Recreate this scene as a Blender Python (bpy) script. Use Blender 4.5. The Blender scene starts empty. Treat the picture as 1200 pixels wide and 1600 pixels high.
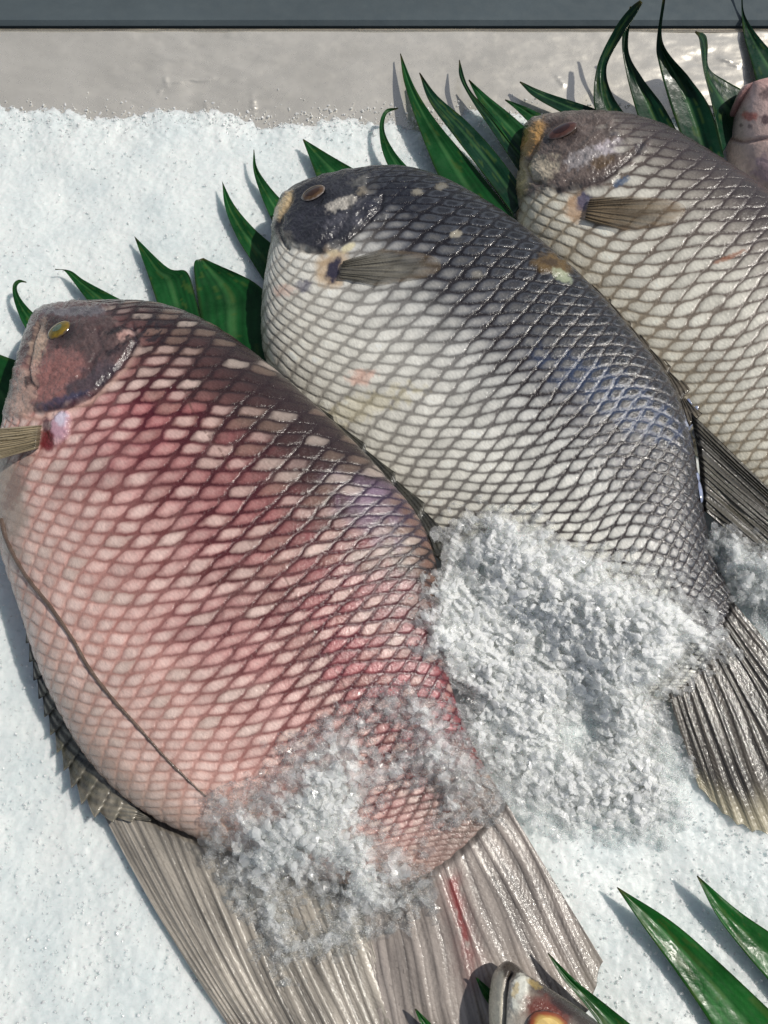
import bpy, math
import numpy as np
from mathutils import Vector
from mathutils.bvhtree import BVHTree

S = bpy.context.scene
COL = S.collection
rng = np.random.default_rng(7)
R = math.radians

# ------------------------------------------------------------------ camera, light, exposure
TILT, VF, CH = R(25), R(30), 0.304
CY = -CH * math.tan(TILT)
cam_d = bpy.data.cameras.new('camera')
cam = bpy.data.objects.new('camera', cam_d)
COL.objects.link(cam)
cam.location = (0, CY, CH)
cam.rotation_euler = (TILT, 0, 0)
cam_d.sensor_width = 36
cam_d.lens = 18 / math.tan(VF)
cam_d.clip_start = 0.01
cam_d.clip_end = 50
S.camera = cam

SUN_EL, SUN_AZ = R(53), R(80)          # azimuth clockwise from +Y
world = bpy.data.worlds.new('World')
S.world = world
world.use_nodes = True
wn = world.node_tree
sky = wn.nodes.new('ShaderNodeTexSky')
sky.sky_type = 'NISHITA'
sky.sun_disc = False
sky.sun_elevation = SUN_EL
sky.sun_rotation = SUN_AZ
bg = wn.nodes['Background']
bg.inputs['Strength'].default_value = 0.08
hsv = wn.nodes.new('ShaderNodeHueSaturation')
hsv.inputs['Saturation'].default_value = 0.55
wn.links.new(sky.outputs[0], hsv.inputs['Color'])
wn.links.new(hsv.outputs[0], bg.inputs['Color'])
sun_d = bpy.data.lights.new('sun', 'SUN')
sun_d.energy = 3.25
sun_d.angle = R(1.0)
sun_d.color = (1.0, 0.95, 0.87)
sun = bpy.data.objects.new('sun', sun_d)
COL.objects.link(sun)
sdir = Vector((math.sin(SUN_AZ) * math.cos(SUN_EL), math.cos(SUN_AZ) * math.cos(SUN_EL), math.sin(SUN_EL)))
sun.rotation_euler = sdir.to_track_quat('Z', 'Y').to_euler()
sun.location = sdir * 2
S.view_settings.view_transform = 'Standard'
S.view_settings.look = 'None'
S.view_settings.exposure = 0.0
S.view_settings.gamma = 1
S.cycles.use_denoising = True
S.cycles.max_bounces = 12
S.cycles.diffuse_bounces = 8
S.cycles.transparent_max_bounces = 40
S.cycles.sample_clamp_indirect = 4

# ------------------------------------------------------------------ helpers
TH, TW = math.tan(VF), math.tan(VF) * 0.75
FW = np.array((0, math.sin(TILT), -math.cos(TILT)))
UP = np.array((0, math.cos(TILT), math.sin(TILT)))
CAM = np.array((0, CY, CH))


def ray(px, py):
    px = np.asarray(px, float); py = np.asarray(py, float)
    nx = (px - 600) / 600 * TW
    ny = (800 - py) / 800 * TH
    return FW + nx[..., None] * np.array((1.0, 0, 0)) + ny[..., None] * UP


def at(px, py, z):
    d = ray(px, py)
    t = (np.asarray(z, float) - CH) / d[..., 2]
    return CAM + d * t[..., None]


def proj(P):
    q = P - CAM
    dep = q @ FW
    return np.stack((600 + 600 * q[..., 0] / dep / TW, 800 - 800 * (q @ UP) / dep / TH), -1)


MM = 0.001


def lin(c):
    c = np.asarray(c, float) / 255.0
    return np.where(c <= 0.04045, c / 12.92, ((c + 0.055) / 1.055) ** 2.4)


def sst(a, b, x):
    t = np.clip((x - a) / (b - a), 0, 1)
    return t * t * (3 - 2 * t)


_T = np.random.default_rng(3).random(65536)


def hsh(i, j, k=0):
    i = np.asarray(i).astype(np.int64); j = np.asarray(j).astype(np.int64)
    n = (i * 73856093) ^ (j * 19349663) ^ (k * 83492791 + 12345)
    n = (n ^ (n >> 13)) * 1274126177
    return _T[(n ^ (n >> 16)) & 65535]


def vnoise(x, y, k=0):
    i = np.floor(x); j = np.floor(y)
    f = x - i; g = y - j
    f = f * f * (3 - 2 * f); g = g * g * (3 - 2 * g)
    a = hsh(i, j, k); b = hsh(i + 1, j, k); c = hsh(i, j + 1, k); d = hsh(i + 1, j + 1, k)
    return (a * (1 - f) + b * f) * (1 - g) + (c * (1 - f) + d * f) * g


def fbm(x, y, k=0, o=4):
    s = 0; a = 0.5; t = 0
    for q in range(o):
        s = s + a * vnoise(x, y, k + q * 17); t += a
        x = x * 2.03 + 3.1; y = y * 2.03 + 1.7; a *= 0.5
    return s / t


def cellnoise(x, y, k=0):
    """distance to nearest jittered point and its id value"""
    i0 = np.floor(x); j0 = np.floor(y)
    best = np.full(np.shape(x), 9.0); idv = np.zeros(np.shape(x))
    for di in (-1, 0, 1):
        for dj in (-1, 0, 1):
            i = i0 + di; j = j0 + dj
            d = np.hypot(i + hsh(i, j, k) - x, j + hsh(i, j, k + 5) - y)
            m = d < best
            best = np.where(m, d, best); idv = np.where(m, hsh(i, j, k + 9), idv)
    return best, idv


def facet(x, y, k=0, tilt=1.0):
    """broken facets: each jittered cell is a small tilted plane at its own height"""
    i0 = np.floor(x); j0 = np.floor(y)
    best = np.full(np.shape(x), 9.0); sec = best.copy(); out = np.zeros(np.shape(x)); idv = np.zeros(np.shape(x))
    for di in (-1, 0, 1):
        for dj in (-1, 0, 1):
            i = i0 + di; j = j0 + dj
            dx = x - i - hsh(i, j, k); dy = y - j - hsh(i, j, k + 5)
            d = np.hypot(dx, dy)
            m = d < best
            sec = np.where(m, best, np.minimum(sec, d))
            best = np.where(m, d, best)
            idv = np.where(m, hsh(i, j, k + 19), idv)
            out = np.where(m, hsh(i, j, k + 9) - .5 + tilt * (dx * (hsh(i, j, k + 11) - .5) + dy * (hsh(i, j, k + 13) - .5)) * 2, out)
    return out, best, idv, sec - best


def spline(pts, t):
    """Catmull-Rom through pts (n,k); t in 0..1 over index"""
    P = np.asarray(pts, float)
    n = len(P)
    x = np.clip(np.asarray(t, float), 0, 1) * (n - 1)
    i = np.minimum(x.astype(int), n - 2)
    f = (x - i)[..., None]
    Q = np.vstack((2 * P[0] - P[1], P, 2 * P[-1] - P[-2]))
    a, b, c, d = Q[i], Q[i + 1], Q[i + 2], Q[i + 3]
    return 0.5 * (2 * b + (c - a) * f + (2 * a - 5 * b + 4 * c - d) * f ** 2 + (3 * b - 3 * c + d - a) * f ** 3)


def ramp(x, stops, is_rgb=True):
    xs = [s[0] for s in stops]
    if not is_rgb:
        return np.interp(x, xs, [s[1] for s in stops])
    cs = np.array([lin(s[1]) for s in stops])
    return np.stack([np.interp(x, xs, cs[:, k]) for k in range(3)], -1)


def tag(o, label=None, cat=None, group=None, kind=None):
    if label: o['label'] = label
    if cat: o['category'] = cat
    if group: o['group'] = group
    if kind: o['kind'] = kind
    return o


def empty(name, loc):
    o = bpy.data.objects.new(name, None)
    o.empty_display_size = 0.01
    o.location = loc
    COL.objects.link(o)
    return o


def base_of(o):
    b = np.zeros(3)
    while o is not None:
        b = b + np.array(o.location); o = o.parent
    return b


def mesh_obj(name, V, F, mat, parent=None, colors=None, smooth=True, origin=None, attrs=None):
    V = np.ascontiguousarray(V, float).reshape(-1, 3)
    me = bpy.data.meshes.new(name)
    loc = np.zeros(3)
    if parent is not None:
        V = V - base_of(parent)
    else:
        loc = np.array(origin if origin is not None else np.append(V[:, :2].mean(0), V[:, 2].min()))
        V = V - loc
    F = np.asarray(F, np.int32)
    k = F.shape[1]
    me.vertices.add(len(V)); me.vertices.foreach_set('co', V.astype(np.float32).ravel())
    me.loops.add(F.size); me.loops.foreach_set('vertex_index', F.ravel())
    me.polygons.add(len(F)); me.polygons.foreach_set('loop_start', np.arange(0, F.size, k, dtype=np.int32))
    me.polygons.foreach_set('use_smooth', np.full(len(F), smooth, bool))
    me.update(calc_edges=True)
    me.validate()
    if colors is not None:
        c = np.ones((len(V), 4), np.float32)
        colors = np.asarray(colors).reshape(-1, np.shape(colors)[-1])
        c[:, :colors.shape[1]] = colors
        a = me.color_attributes.new('Col', 'FLOAT_COLOR', 'POINT')
        a.data.foreach_set('color', c.ravel())
    for nm, val in (attrs or {}).items():
        a = me.attributes.new(nm, 'FLOAT', 'POINT')
        a.data.foreach_set('value', np.asarray(val, np.float32).ravel())
    me.materials.append(mat)
    o = bpy.data.objects.new(name, me)
    COL.objects.link(o)
    if parent is not None: o.parent = parent
    else: o.location = loc
    return o


def grid_faces(nu, nv, wrap=False):
    i = np.arange(nu - 1)[:, None]
    j = np.arange(nv if wrap else nv - 1)[None, :]
    j2 = (j + 1) % nv
    f = np.stack((i * nv + j, i * nv + j2, (i + 1) * nv + j2, (i + 1) * nv + j), -1)
    return f.reshape(-1, 4)


# ------------------------------------------------------------------ materials
def mat(name):
    m = bpy.data.materials.new(name)
    m.use_nodes = True
    nt = m.node_tree
    return m, nt, nt.nodes['Principled BSDF'], nt.nodes['Material Output']


def N(nt, typ, **kw):
    n = nt.nodes.new(typ)
    for k, v in kw.items():
        if k in n.inputs: n.inputs[k].default_value = v
        else: setattr(n, k, v)
    return n


def noise(nt, scale, detail=3, rough=0.6, coord='Object'):
    tc = N(nt, 'ShaderNodeTexCoord')
    t = N(nt, 'ShaderNodeTexNoise')
    t.inputs['Scale'].default_value = scale
    t.inputs['Detail'].default_value = detail
    t.inputs['Roughness'].default_value = rough
    nt.links.new(tc.outputs[coord], t.inputs['Vector'])
    return t


def bump(nt, src, strength, dist, prev=None):
    b = N(nt, 'ShaderNodeBump')
    b.inputs['Strength'].default_value = strength
    b.inputs['Distance'].default_value = dist
    nt.links.new(src, b.inputs['Height'])
    if prev is not None: nt.links.new(prev.outputs[0], b.inputs['Normal'])
    return b


def mapr(nt, src, a, b, c, d):
    m = N(nt, 'ShaderNodeMapRange')
    for i, v in zip((1, 2, 3, 4), (a, b, c, d)): m.inputs[i].default_value = v
    nt.links.new(src, m.inputs[0])
    return m


def skin_mat(name, rough=(0.22, 0.5), coat=0.35, bump_mm=0.25, scale=900, sss=0.0, spec=0.5, trans=0.0):
    m, nt, p, out = mat(name)
    at_ = N(nt, 'ShaderNodeVertexColor', layer_name='Col')
    nz = noise(nt, scale, 4, 0.65)
    mr = mapr(nt, nz.outputs[0], 0.35, 0.65, rough[0], rough[1])
    nt.links.new(at_.outputs[0], p.inputs['Base Color'])
    nt.links.new(mr.outputs[0], p.inputs['Roughness'])
    b1 = bump(nt, nz.outputs[0], 0.6, bump_mm * MM)
    nz2 = noise(nt, scale * 3.1, 2, 0.5)
    b2 = bump(nt, nz2.outputs[0], 0.5, bump_mm * 0.3 * MM, b1)
    nt.links.new(b2.outputs[0], p.inputs['Normal'])
    p.inputs['Specular IOR Level'].default_value = spec
    p.inputs['Coat Weight'].default_value = coat
    p.inputs['Coat Roughness'].default_value = 0.09
    nt.links.new(b2.outputs[0], p.inputs['Coat Normal'])
    if sss:
        p.inputs['Subsurface Weight'].default_value = sss
        p.inputs['Subsurface Radius'].default_value = (1.0, 0.45, 0.3)
        p.inputs['Subsurface Scale'].default_value = 0.002
    if trans:
        tr = N(nt, 'ShaderNodeBsdfTransparent')
        mx = N(nt, 'ShaderNodeMixShader')
        nt.links.new(at_.outputs['Alpha'], mx.inputs[0])
        nt.links.new(tr.outputs[0], mx.inputs[1]); nt.links.new(p.outputs[0], mx.inputs[2])
        nt.links.new(mx.outputs[0], out.inputs['Surface'])
    return m


M_SKIN = skin_mat('wet_fish_skin', rough=(0.13, 0.36), coat=0.3, bump_mm=0.4, spec=0.5)
M_FIN = skin_mat('wet_fin', rough=(0.2, 0.5), coat=0.4, bump_mm=0.2, scale=1200, trans=1)
M_EYE = skin_mat('fish_eye', rough=(0.06, 0.12), coat=1.0, bump_mm=0.03)
M_LEAF = None


def leaf_mat():
    m, nt, p, out = mat('green_leaf')
    vc = N(nt, 'ShaderNodeVertexColor', layer_name='Col')
    nz = noise(nt, 60, 4)
    hs = N(nt, 'ShaderNodeHueSaturation')
    mr = mapr(nt, nz.outputs[0], 0.3, 0.7, 0.65, 1.35)
    nt.links.new(mr.outputs[0], hs.inputs['Value'])
    nt.links.new(vc.outputs[0], hs.inputs['Color'])
    nt.links.new(hs.outputs[0], p.inputs['Base Color'])
    nz2 = noise(nt, 220, 3)
    mr2 = mapr(nt, nz2.outputs[0], 0.4, 0.65, 0.24, 0.5)
    nt.links.new(mr2.outputs[0], p.inputs['Roughness'])
    b = bump(nt, nz2.outputs[0], 0.5, 0.5 * MM)
    nt.links.new(b.outputs[0], p.inputs['Normal'])
    p.inputs['Specular IOR Level'].default_value = 0.22
    tl = N(nt, 'ShaderNodeBsdfTranslucent')
    nt.links.new(hs.outputs[0], tl.inputs['Color'])
    mx = N(nt, 'ShaderNodeMixShader')
    mx.inputs[0].default_value = 0.15
    nt.links.new(p.outputs[0], mx.inputs[1]); nt.links.new(tl.outputs[0], mx.inputs[2])
    nt.links.new(mx.outputs[0], out.inputs['Surface'])
    return m


M_LEAF = leaf_mat()


def ice_mat(name, col=(0.80, 0.86, 0.88), grain=700):
    m, nt, p, out = mat(name)
    tc = N(nt, 'ShaderNodeTexCoord')
    v = N(nt, 'ShaderNodeTexVoronoi')
    v.inputs['Scale'].default_value = grain
    nt.links.new(tc.outputs['Object'], v.inputs['Vector'])
    nz = noise(nt, 45, 5)
    cr = N(nt, 'ShaderNodeMixRGB')
    cr.inputs[1].default_value = (col[0] * 0.84, col[1] * 0.88, col[2] * 0.90, 1)
    cr.inputs[2].default_value = (*col, 1)
    mr = mapr(nt, nz.outputs[0], 0.3, 0.65, 0, 1)
    nt.links.new(mr.outputs[0], cr.inputs[0])
    nt.links.new(cr.outputs[0], p.inputs['Base Color'])
    b1 = bump(nt, v.outputs['Distance'], 0.4, 0.25 * MM)
    nz2 = noise(nt, grain * 2.2, 3)
    b2 = bump(nt, nz2.outputs[0], 0.5, 0.2 * MM, b1)
    nt.links.new(b2.outputs[0], p.inputs['Normal'])
    p.inputs['Roughness'].default_value = 0.38
    p.inputs['Subsurface Weight'].default_value = 0.85
    p.inputs['Subsurface Radius'].default_value = (0.9, 1.0, 0.98)
    p.inputs['Subsurface Scale'].default_value = 0.004
    p.inputs['IOR'].default_value = 1.31
    return m


M_ICE = ice_mat('packed_ice', col=(0.79, 0.825, 0.81))
M_ICECORE = ice_mat('wet_crushed_ice', col=(0.93, 0.93, 0.91), grain=520)


def chip_mat():
    """clear wet ice chip: white factor carried per chip in attribute 'cloud'"""
    m, nt, p, out = mat('ice_chip')
    at_ = N(nt, 'ShaderNodeAttribute', attribute_name='cloud')
    nz = noise(nt, 900, 3)
    b0 = bump(nt, nz.outputs[0], 0.4, 0.3 * MM)
    nzb = noise(nt, 2600, 2)
    b = bump(nt, nzb.outputs[0], 0.3, 0.1 * MM, b0)
    tr = N(nt, 'ShaderNodeBsdfTransparent')
    tr.inputs['Color'].default_value = (0.985, 0.99, 0.99, 1)
    gl = N(nt, 'ShaderNodeBsdfGlass')
    gl.inputs['Roughness'].default_value = 0.0
    gl.inputs['IOR'].default_value = 1.2
    m1 = N(nt, 'ShaderNodeMixShader'); m1.inputs[0].default_value = 0.12
    nt.links.new(tr.outputs[0], m1.inputs[1]); nt.links.new(gl.outputs[0], m1.inputs[2])
    p.inputs['Base Color'].default_value = (0.94, 0.955, 0.95, 1)
    p.inputs['Subsurface Weight'].default_value = 0.7
    p.inputs['Subsurface Radius'].default_value = (1.0, 1.0, 0.95)
    p.inputs['Subsurface Scale'].default_value = 0.003
    p.inputs['Roughness'].default_value = 0.12
    p.inputs['IOR'].default_value = 1.31
    nt.links.new(b.outputs[0], p.inputs['Normal'])
    tl = N(nt, 'ShaderNodeBsdfTranslucent')
    tl.inputs['Color'].default_value = (0.97, 0.97, 0.95, 1)
    m3 = N(nt, 'ShaderNodeMixShader'); m3.inputs[0].default_value = 0.2
    nt.links.new(p.outputs[0], m3.inputs[1]); nt.links.new(tl.outputs[0], m3.inputs[2])
    m2 = N(nt, 'ShaderNodeMixShader')
    nt.links.new(at_.outputs['Fac'], m2.inputs[0])
    nt.links.new(m1.outputs[0], m2.inputs[1]); nt.links.new(m3.outputs[0], m2.inputs[2])
    # wet film on the outer facets
    gs = N(nt, 'ShaderNodeBsdfGlossy')
    gs.inputs['Roughness'].default_value = 0.14
    nt.links.new(b.outputs[0], gs.inputs['Normal'])
    lw = N(nt, 'ShaderNodeLayerWeight'); lw.inputs['Blend'].default_value = 0.27
    nt.links.new(b.outputs[0], lw.inputs['Normal'])
    geo = N(nt, 'ShaderNodeNewGeometry')
    iv = N(nt, 'ShaderNodeMath', operation='SUBTRACT'); iv.inputs[0].default_value = 1.0
    nt.links.new(geo.outputs['Backfacing'], iv.inputs[1])
    mu = N(nt, 'ShaderNodeMath', operation='MULTIPLY')
    nt.links.new(lw.outputs['Fresnel'], mu.inputs[0]); nt.links.new(iv.outputs[0], mu.inputs[1])
    m4 = N(nt, 'ShaderNodeMixShader')
    nt.links.new(mu.outputs[0], m4.inputs[0])
    nt.links.new(m2.outputs[0], m4.inputs[1]); nt.links.new(gs.outputs[0], m4.inputs[2])
    nt.links.new(m4.outputs[0], out.inputs['Surface'])
    return m


M_CHIP = chip_mat()


def metal_mat(name, col, rough, metallic=1.0, var=0.3):
    m, nt, p, out = mat(name)
    nz = noise(nt, 25, 6, 0.65)
    nz2 = noise(nt, 160, 4, 0.6)
    mx = N(nt, 'ShaderNodeMixRGB')
    mx.inputs[1].default_value = (*[c * (1 - var) for c in col], 1)
    mx.inputs[2].default_value = (*col, 1)
    mr = mapr(nt, nz.outputs[0], 0.35, 0.65, 0, 1)
    nt.links.new(mr.outputs[0], mx.inputs[0])
    nt.links.new(mx.outputs[0], p.inputs['Base Color'])
    mr2 = mapr(nt, nz2.outputs[0], 0.3, 0.7, rough * 0.75, rough * 1.3)
    nt.links.new(mr2.outputs[0], p.inputs['Roughness'])
    p.inputs['Metallic'].default_value = metallic
    b = bump(nt, nz.outputs[0], 0.25, 1.5 * MM)
    b2 = bump(nt, nz2.outputs[0], 0.2, 0.2 * MM, b)
    nt.links.new(b2.outputs[0], p.inputs['Normal'])
    return m


M_STEEL = metal_mat('worn_steel', (0.78, 0.74, 0.66), 0.28, 0.5, 0.16)
M_RAIL = metal_mat('painted_rail', (0.095, 0.12, 0.13), 0.45, 0.2, 0.15)

# ------------------------------------------------------------------ the setting: ice bed and tray
def bed_z(x, y):
    z = (fbm(x * 22 + 5, y * 22, 40, 3) - 0.5) * 5 * MM
    z = z + sst(WALL_Y - 0.03, WALL_Y - 0.004, y) * ((fbm(x * 38, y * 12, 43, 5) - 0.42) * 5 + (fbm(x * 300, y * 300, 45, 3) - .5) * 1.4) * MM
    return z


def build_bed():
    x0, x1, y0, y1 = -0.36, 0.36, -0.40, WALL_Y + 0.012
    nx, ny = 1000, 1000
    X, Y = np.meshgrid(np.linspace(x0, x1, nx), np.linspace(y0, y1, ny))
    d1 = facet(X * 420, Y * 420, 2)[0]; d2 = facet(X * 900, Y * 900, 4)[0]
    Z = bed_z(X, Y) + d1 * 0.26 * MM + d2 * 0.2 * MM + (fbm(X * 60, Y * 60, 8, 4) - 0.5) * 1.4 * MM
    V = np.stack((X, Y, Z), -1)
    return mesh_obj('ice_bed', V, grid_faces(ny, nx), M_ICE)


def build_tray():
    t = empty('metal_tray', (0, WALL_Y, -0.03))
    tag(t, 'scuffed steel display tray holding the ice, its back wall along the top', 'tray')
    # back wall: leaning plate with wobble, thickness 2 mm
    nx, nz = 1100, 150
    X, K = np.meshgrid(np.linspace(-0.5, 0.5, nx), np.linspace(0, 1, nz))
    y = WALL_Y - 0.02 + K * (WALL_YT - WALL_Y + 0.02)
    z = (y - WALL_Y) * WALL_M
    wob = (fbm(X * 9, K * 2, 60, 3) - 0.5) * 1.2 * MM
    Y = y - wob
    q = proj(np.stack((X, Y, z), -1))
    near = sst(200, 40, np.abs(q[..., 0] - 300)) + sst(140, 30, np.abs(q[..., 0] - 1120))
    bmp = (fbm(X * 60, K * 9, 62, 3) - .5) * (0.5 + 1.0 * near)
    for cr in ([(248, 146), (256, 136), (272, 130), (296, 127), (332, 123)], [(262, 134), (258, 122)], [(394, 152), (397, 176)], [(324, 164), (326, 176)], [(870, 120), (880, 134)], [(1125, 92), (1150, 104)]):
        dd, _, _ = poly_d(q[..., 0] + (fbm(X * 200, K * 20, 66, 2) - .5) * 5, q[..., 1], cr)
        bmp = bmp + 0.55 * np.exp(-(dd / 3.2) ** 2) * (fbm(X * 400, K * 60, 67, 2) * 2 - .2)
    Y = Y - bmp * MM * .5; z = z + bmp * MM
    front = np.stack((X, Y, z), -1)
    back = front + np.array((0, 0.002, -0.001))
    V = np.concatenate((front.reshape(-1, 3), back.reshape(-1, 3)))
    f = grid_faces(nz, nx)
    n = nx * nz
    top = np.arange((nz - 1) * nx, nz * nx)
    rim = np.stack((top[:-1], top[1:], top[1:] + n, top[:-1] + n), -1)
    F = np.concatenate((f, f[:, ::-1] + n, rim))
    mesh_obj('back_wall', V, F, M_STEEL, t)
    # rolled rim along the top of the wall
    a = np.linspace(0, math.pi * 1.5, 10)
    xs = np.linspace(-0.5, 0.5, 30)
    rr = 0.0008
    ring = np.stack((np.zeros_like(a), WALL_YT + 0.001 + rr * np.cos(a + 2.6), WALL_ZT + rr * np.sin(a + 2.6)), -1)
    V = ring[None] + np.stack((xs, xs * 0, xs * 0), -1)[:, None]
    mesh_obj('rim', V, grid_faces(30, 10), M_STEEL, t)
    # counter rail behind
    r = empty('counter_rail', (0, WALL_YT + 0.02, 0))
    tag(r, 'dark blue grey painted rail running behind the top of the steel tray', 'rail')
    y0 = WALL_YT + 0.0045
    prof = np.array([(y0, -0.05), (y0, WALL_ZT + 0.0), (y0 + 0.0015, WALL_ZT + 0.002), (y0 + 0.034, WALL_ZT + 0.002),
                     (y0 + 0.036, WALL_ZT + 0.003), (y0 + 0.036, WALL_ZT + 0.012), (y0 + 0.038, WALL_ZT + 0.014),
                     (y0 + 0.16, WALL_ZT + 0.014), (y0 + 0.16, -0.05)])
    xs = np.linspace(-0.6, 0.6, 12)
    V = np.stack([np.stack((np.full(len(prof), x), prof[:, 0], prof[:, 1]), -1) for x in xs])
    mesh_obj('body', V, grid_faces(12, len(prof)), M_RAIL, r, smooth=False)


WALL_Y = float(at(600, 188, 0.0)[1])
WALL_ZT = 0.012
WALL_YT = float(at(600, 50, WALL_ZT)[1])
WALL_M = WALL_ZT / (WALL_YT - WALL_Y)

# ------------------------------------------------------------------ fish
BVH_V, BVH_F = [], []
_off = 0


def add_bvh(V, F):
    global _off
    V = np.asarray(V).reshape(-1, 3)
    BVH_V.append(V); BVH_F.append(np.asarray(F) + _off); _off += len(V)


class Fish:
    def __init__(s, D, V, zD, zV, H, p=0.62):
        s.D0 = np.array(D, float); s.V0 = np.array(V, float)
        s.D = s.D0.copy(); s.V = s.V0.copy()
        s.zD, s.zV, s.H, s.p = zD, zV, H, p
        for _ in range(5): s.fit()

    def zs(s, u):
        return (np.interp(u, np.linspace(0, 1, len(s.zD)), s.zD) * MM,
                np.interp(u, np.linspace(0, 1, len(s.zV)), s.zV) * MM)

    def h(s, u):
        n = len(s.H)
        return np.maximum(spline(np.array(s.H, float)[:, None], u)[..., 0], 0) * MM

    def surf(s, u, th):
        """u (n,), th (m,) 0..pi top from dorsal to ventral, pi..2pi bottom"""
        D = spline(s.D, u); V = spline(s.V, u)
        zd, zv = s.zs(u)
        A = at(D[:, 0], D[:, 1], zd); B = at(V[:, 0], V[:, 1], zv)
        w = (1 - np.cos(th)) / 2
        sg = np.sin(th)
        pr = np.sign(sg) * np.abs(sg) ** s.p
        P = A[:, None] * (1 - w)[None, :, None] + B[:, None] * w[None, :, None]
        hh = s.h(u)[:, None] * np.where(pr > 0, pr, pr * 0.8)[None]
        P = P.copy(); P[..., 2] += hh
        return P

    def fit(s):
        n = len(s.D)
        P = s.surf(np.linspace(0, 1, n), np.linspace(0, 2 * math.pi, 96))
        q = proj(P)
        d = s.D0 - s.V0
        L = np.linalg.norm(d, axis=1)
        ok = L > 20
        dn = d / np.maximum(L, 1e-6)[:, None]
        t = np.einsum('ijk,ik->ij', q - s.V0[:, None], dn)
        hi = t.max(1) - L; lo = t.min(1)
        s.D[ok] -= (dn * hi[:, None] * 0.8)[ok]
        s.V[ok] -= (dn * lo[:, None] * 0.8)[ok]

    def coarse(s):
        P = s.surf(np.linspace(0, 1, 140), np.linspace(0, 2 * math.pi, 90, endpoint=False))
        add_bvh(P, grid_faces(140, 90, True))

    def build(s, name, parent, paint, rowA=26, rowB=38, gA=(0.02, 1.0), phiB=50, nu=900, nt=480, nb=70, amp=0.55):
        u = np.linspace(0, 1, nu)
        th = np.concatenate((np.linspace(0, math.pi, nt, endpoint=False), np.linspace(math.pi, 2 * math.pi, nb, endpoint=False)))
        P = s.surf(u, th)
        q = proj(P)
        # surface normals
        gu = np.gradient(P, axis=0); gt = np.gradient(P, axis=1)
        gt[:, 0] = P[:, 1] - P[:, -1]; gt[:, -1] = P[:, 0] - P[:, -2]
        nrm = np.cross(gt, gu)
        nrm /= np.maximum(np.linalg.norm(nrm, axis=-1, keepdims=True), 1e-12)
        top = P[:, nt // 2] + 0
        if (nrm[nu // 2, nt // 2, 2]) < 0: nrm = -nrm
        # lattice coordinates
        mid = (spline(s.D0, u) + spline(s.V0, u)) / 2
        sl = np.concatenate(([0], np.cumsum(np.linalg.norm(np.diff(mid, axis=0), axis=1))))
        w = (1 - np.cos(th)) / 2
        wl = 0.7 * w + 0.3 * np.where(th <= math.pi, th, 2 * math.pi - th) / math.pi
        wl = wl + 0.22 * np.clip((w - 0.62) / 0.38, 0, 1) ** 2 * 1.0
        Wref = np.linalg.norm(s.D0 - s.V0, axis=1).max()
        # tail scales become small
        dens = 1 + 0.30 * sst(0.5, 0.7, u) + 0.55 * sst(0.78, 1.0, u) + 0.9 * sst(0.42, 0.10, u)
        s2 = np.concatenate(([0], np.cumsum(np.diff(sl) * (dens[1:] + dens[:-1]) / 2)))
        SS = np.repeat(s2[:, None], len(th), 1); CC = np.repeat((wl * Wref)[None], nu, 0)
        iu, iw = int(nu * 0.48), nt // 2
        J = np.array([[q[iu + 8, iw, 0] - q[iu - 8, iw, 0], q[iu, iw + 8, 0] - q[iu, iw - 8, 0]],
                      [q[iu + 8, iw, 1] - q[iu - 8, iw, 1], q[iu, iw + 8, 1] - q[iu, iw - 8, 1]]])
        J[:, 0] /= SS[iu + 8, iw] - SS[iu - 8, iw]; J[:, 1] /= CC[iu, iw + 8] - CC[iu, iw - 8]
        ga = np.array(gA) / np.hypot(*gA) / rowA
        gb = np.array((math.sin(R(phiB)), math.cos(R(phiB)))) / rowB
        ca = ga @ J; cb = gb @ J
        wx = (fbm(q[..., 0] / 90, q[..., 1] / 90, 11, 2) - 0.5) * 16
        wy = (fbm(q[..., 0] / 90, q[..., 1] / 90, 23, 2) - 0.5) * 16
        fA = ca[0] * (SS + wx) + ca[1] * (CC + wy)
        fB = cb[0] * (SS + wx) + cb[1] * (CC + wy)
        # gentle waviness so each cell reads as a lens
        fA = fA + 0.035 * np.sin(2 * math.pi * fB + 0.6) + (fbm(q[..., 0] / 16, q[..., 1] / 16, 37, 2) - .5) * .16
        fB = fB + 0.03 * np.sin(2 * math.pi * fA) + (fbm(q[..., 0] / 16, q[..., 1] / 16, 39, 2) - .5) * .16
        ia, ib = np.floor(fA), np.floor(fB)
        a, b = fA - ia, fB - ib
        p_, q_ = a - 0.5, b - 0.5
        jit = hsh(ia, ib, 3)
        r = (np.abs(2 * p_) ** 5 + np.abs(2 * q_) ** 5) ** (1 / 5) + 0.42 * np.clip(np.abs(p_ + q_) * 1.6 - 0.72, 0, 1)
        r = r + (hsh(ia, ib, 5) - 0.5) * 0.08 + (fbm(q[..., 0] / 7, q[..., 1] / 7, 31, 2) - 0.5) * 0.16
        ctx = dict(u=np.repeat(u[:, None], len(th), 1), w=np.repeat(w[None], nu, 0), x=q[..., 0], y=q[..., 1], r=r, a=a, b=b,
                   jit=jit, jit2=hsh(ia, ib, 8), jit3=hsh(ia, ib, 12), ia=ia, ib=ib)
        colr, scale_m, extra = paint(ctx)
        stri = np.sin((p_ - q_) * 30 + jit * 20 + 4 * vnoise(fA * 3, fB * 3, 9)) * sst(.95, .5, r)
        colr = np.clip(colr * (1 + 0.07 * stri * np.clip(scale_m, 0, 1))[..., None], .004, .9)
        pil = np.clip(1 - r ** 3, 0, 1)
        rise = np.clip((a + b) / 2, 0, 1) * np.minimum(1, (1 - np.maximum(a, b)) * 9)
        hgt = amp * MM * (0.34 * pil + 0.42 * rise) * scale_m + extra
        hgt = hgt + (fbm(q[..., 0] / 4, q[..., 1] / 4, 77, 2) - 0.5) * 0.10 * MM
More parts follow.
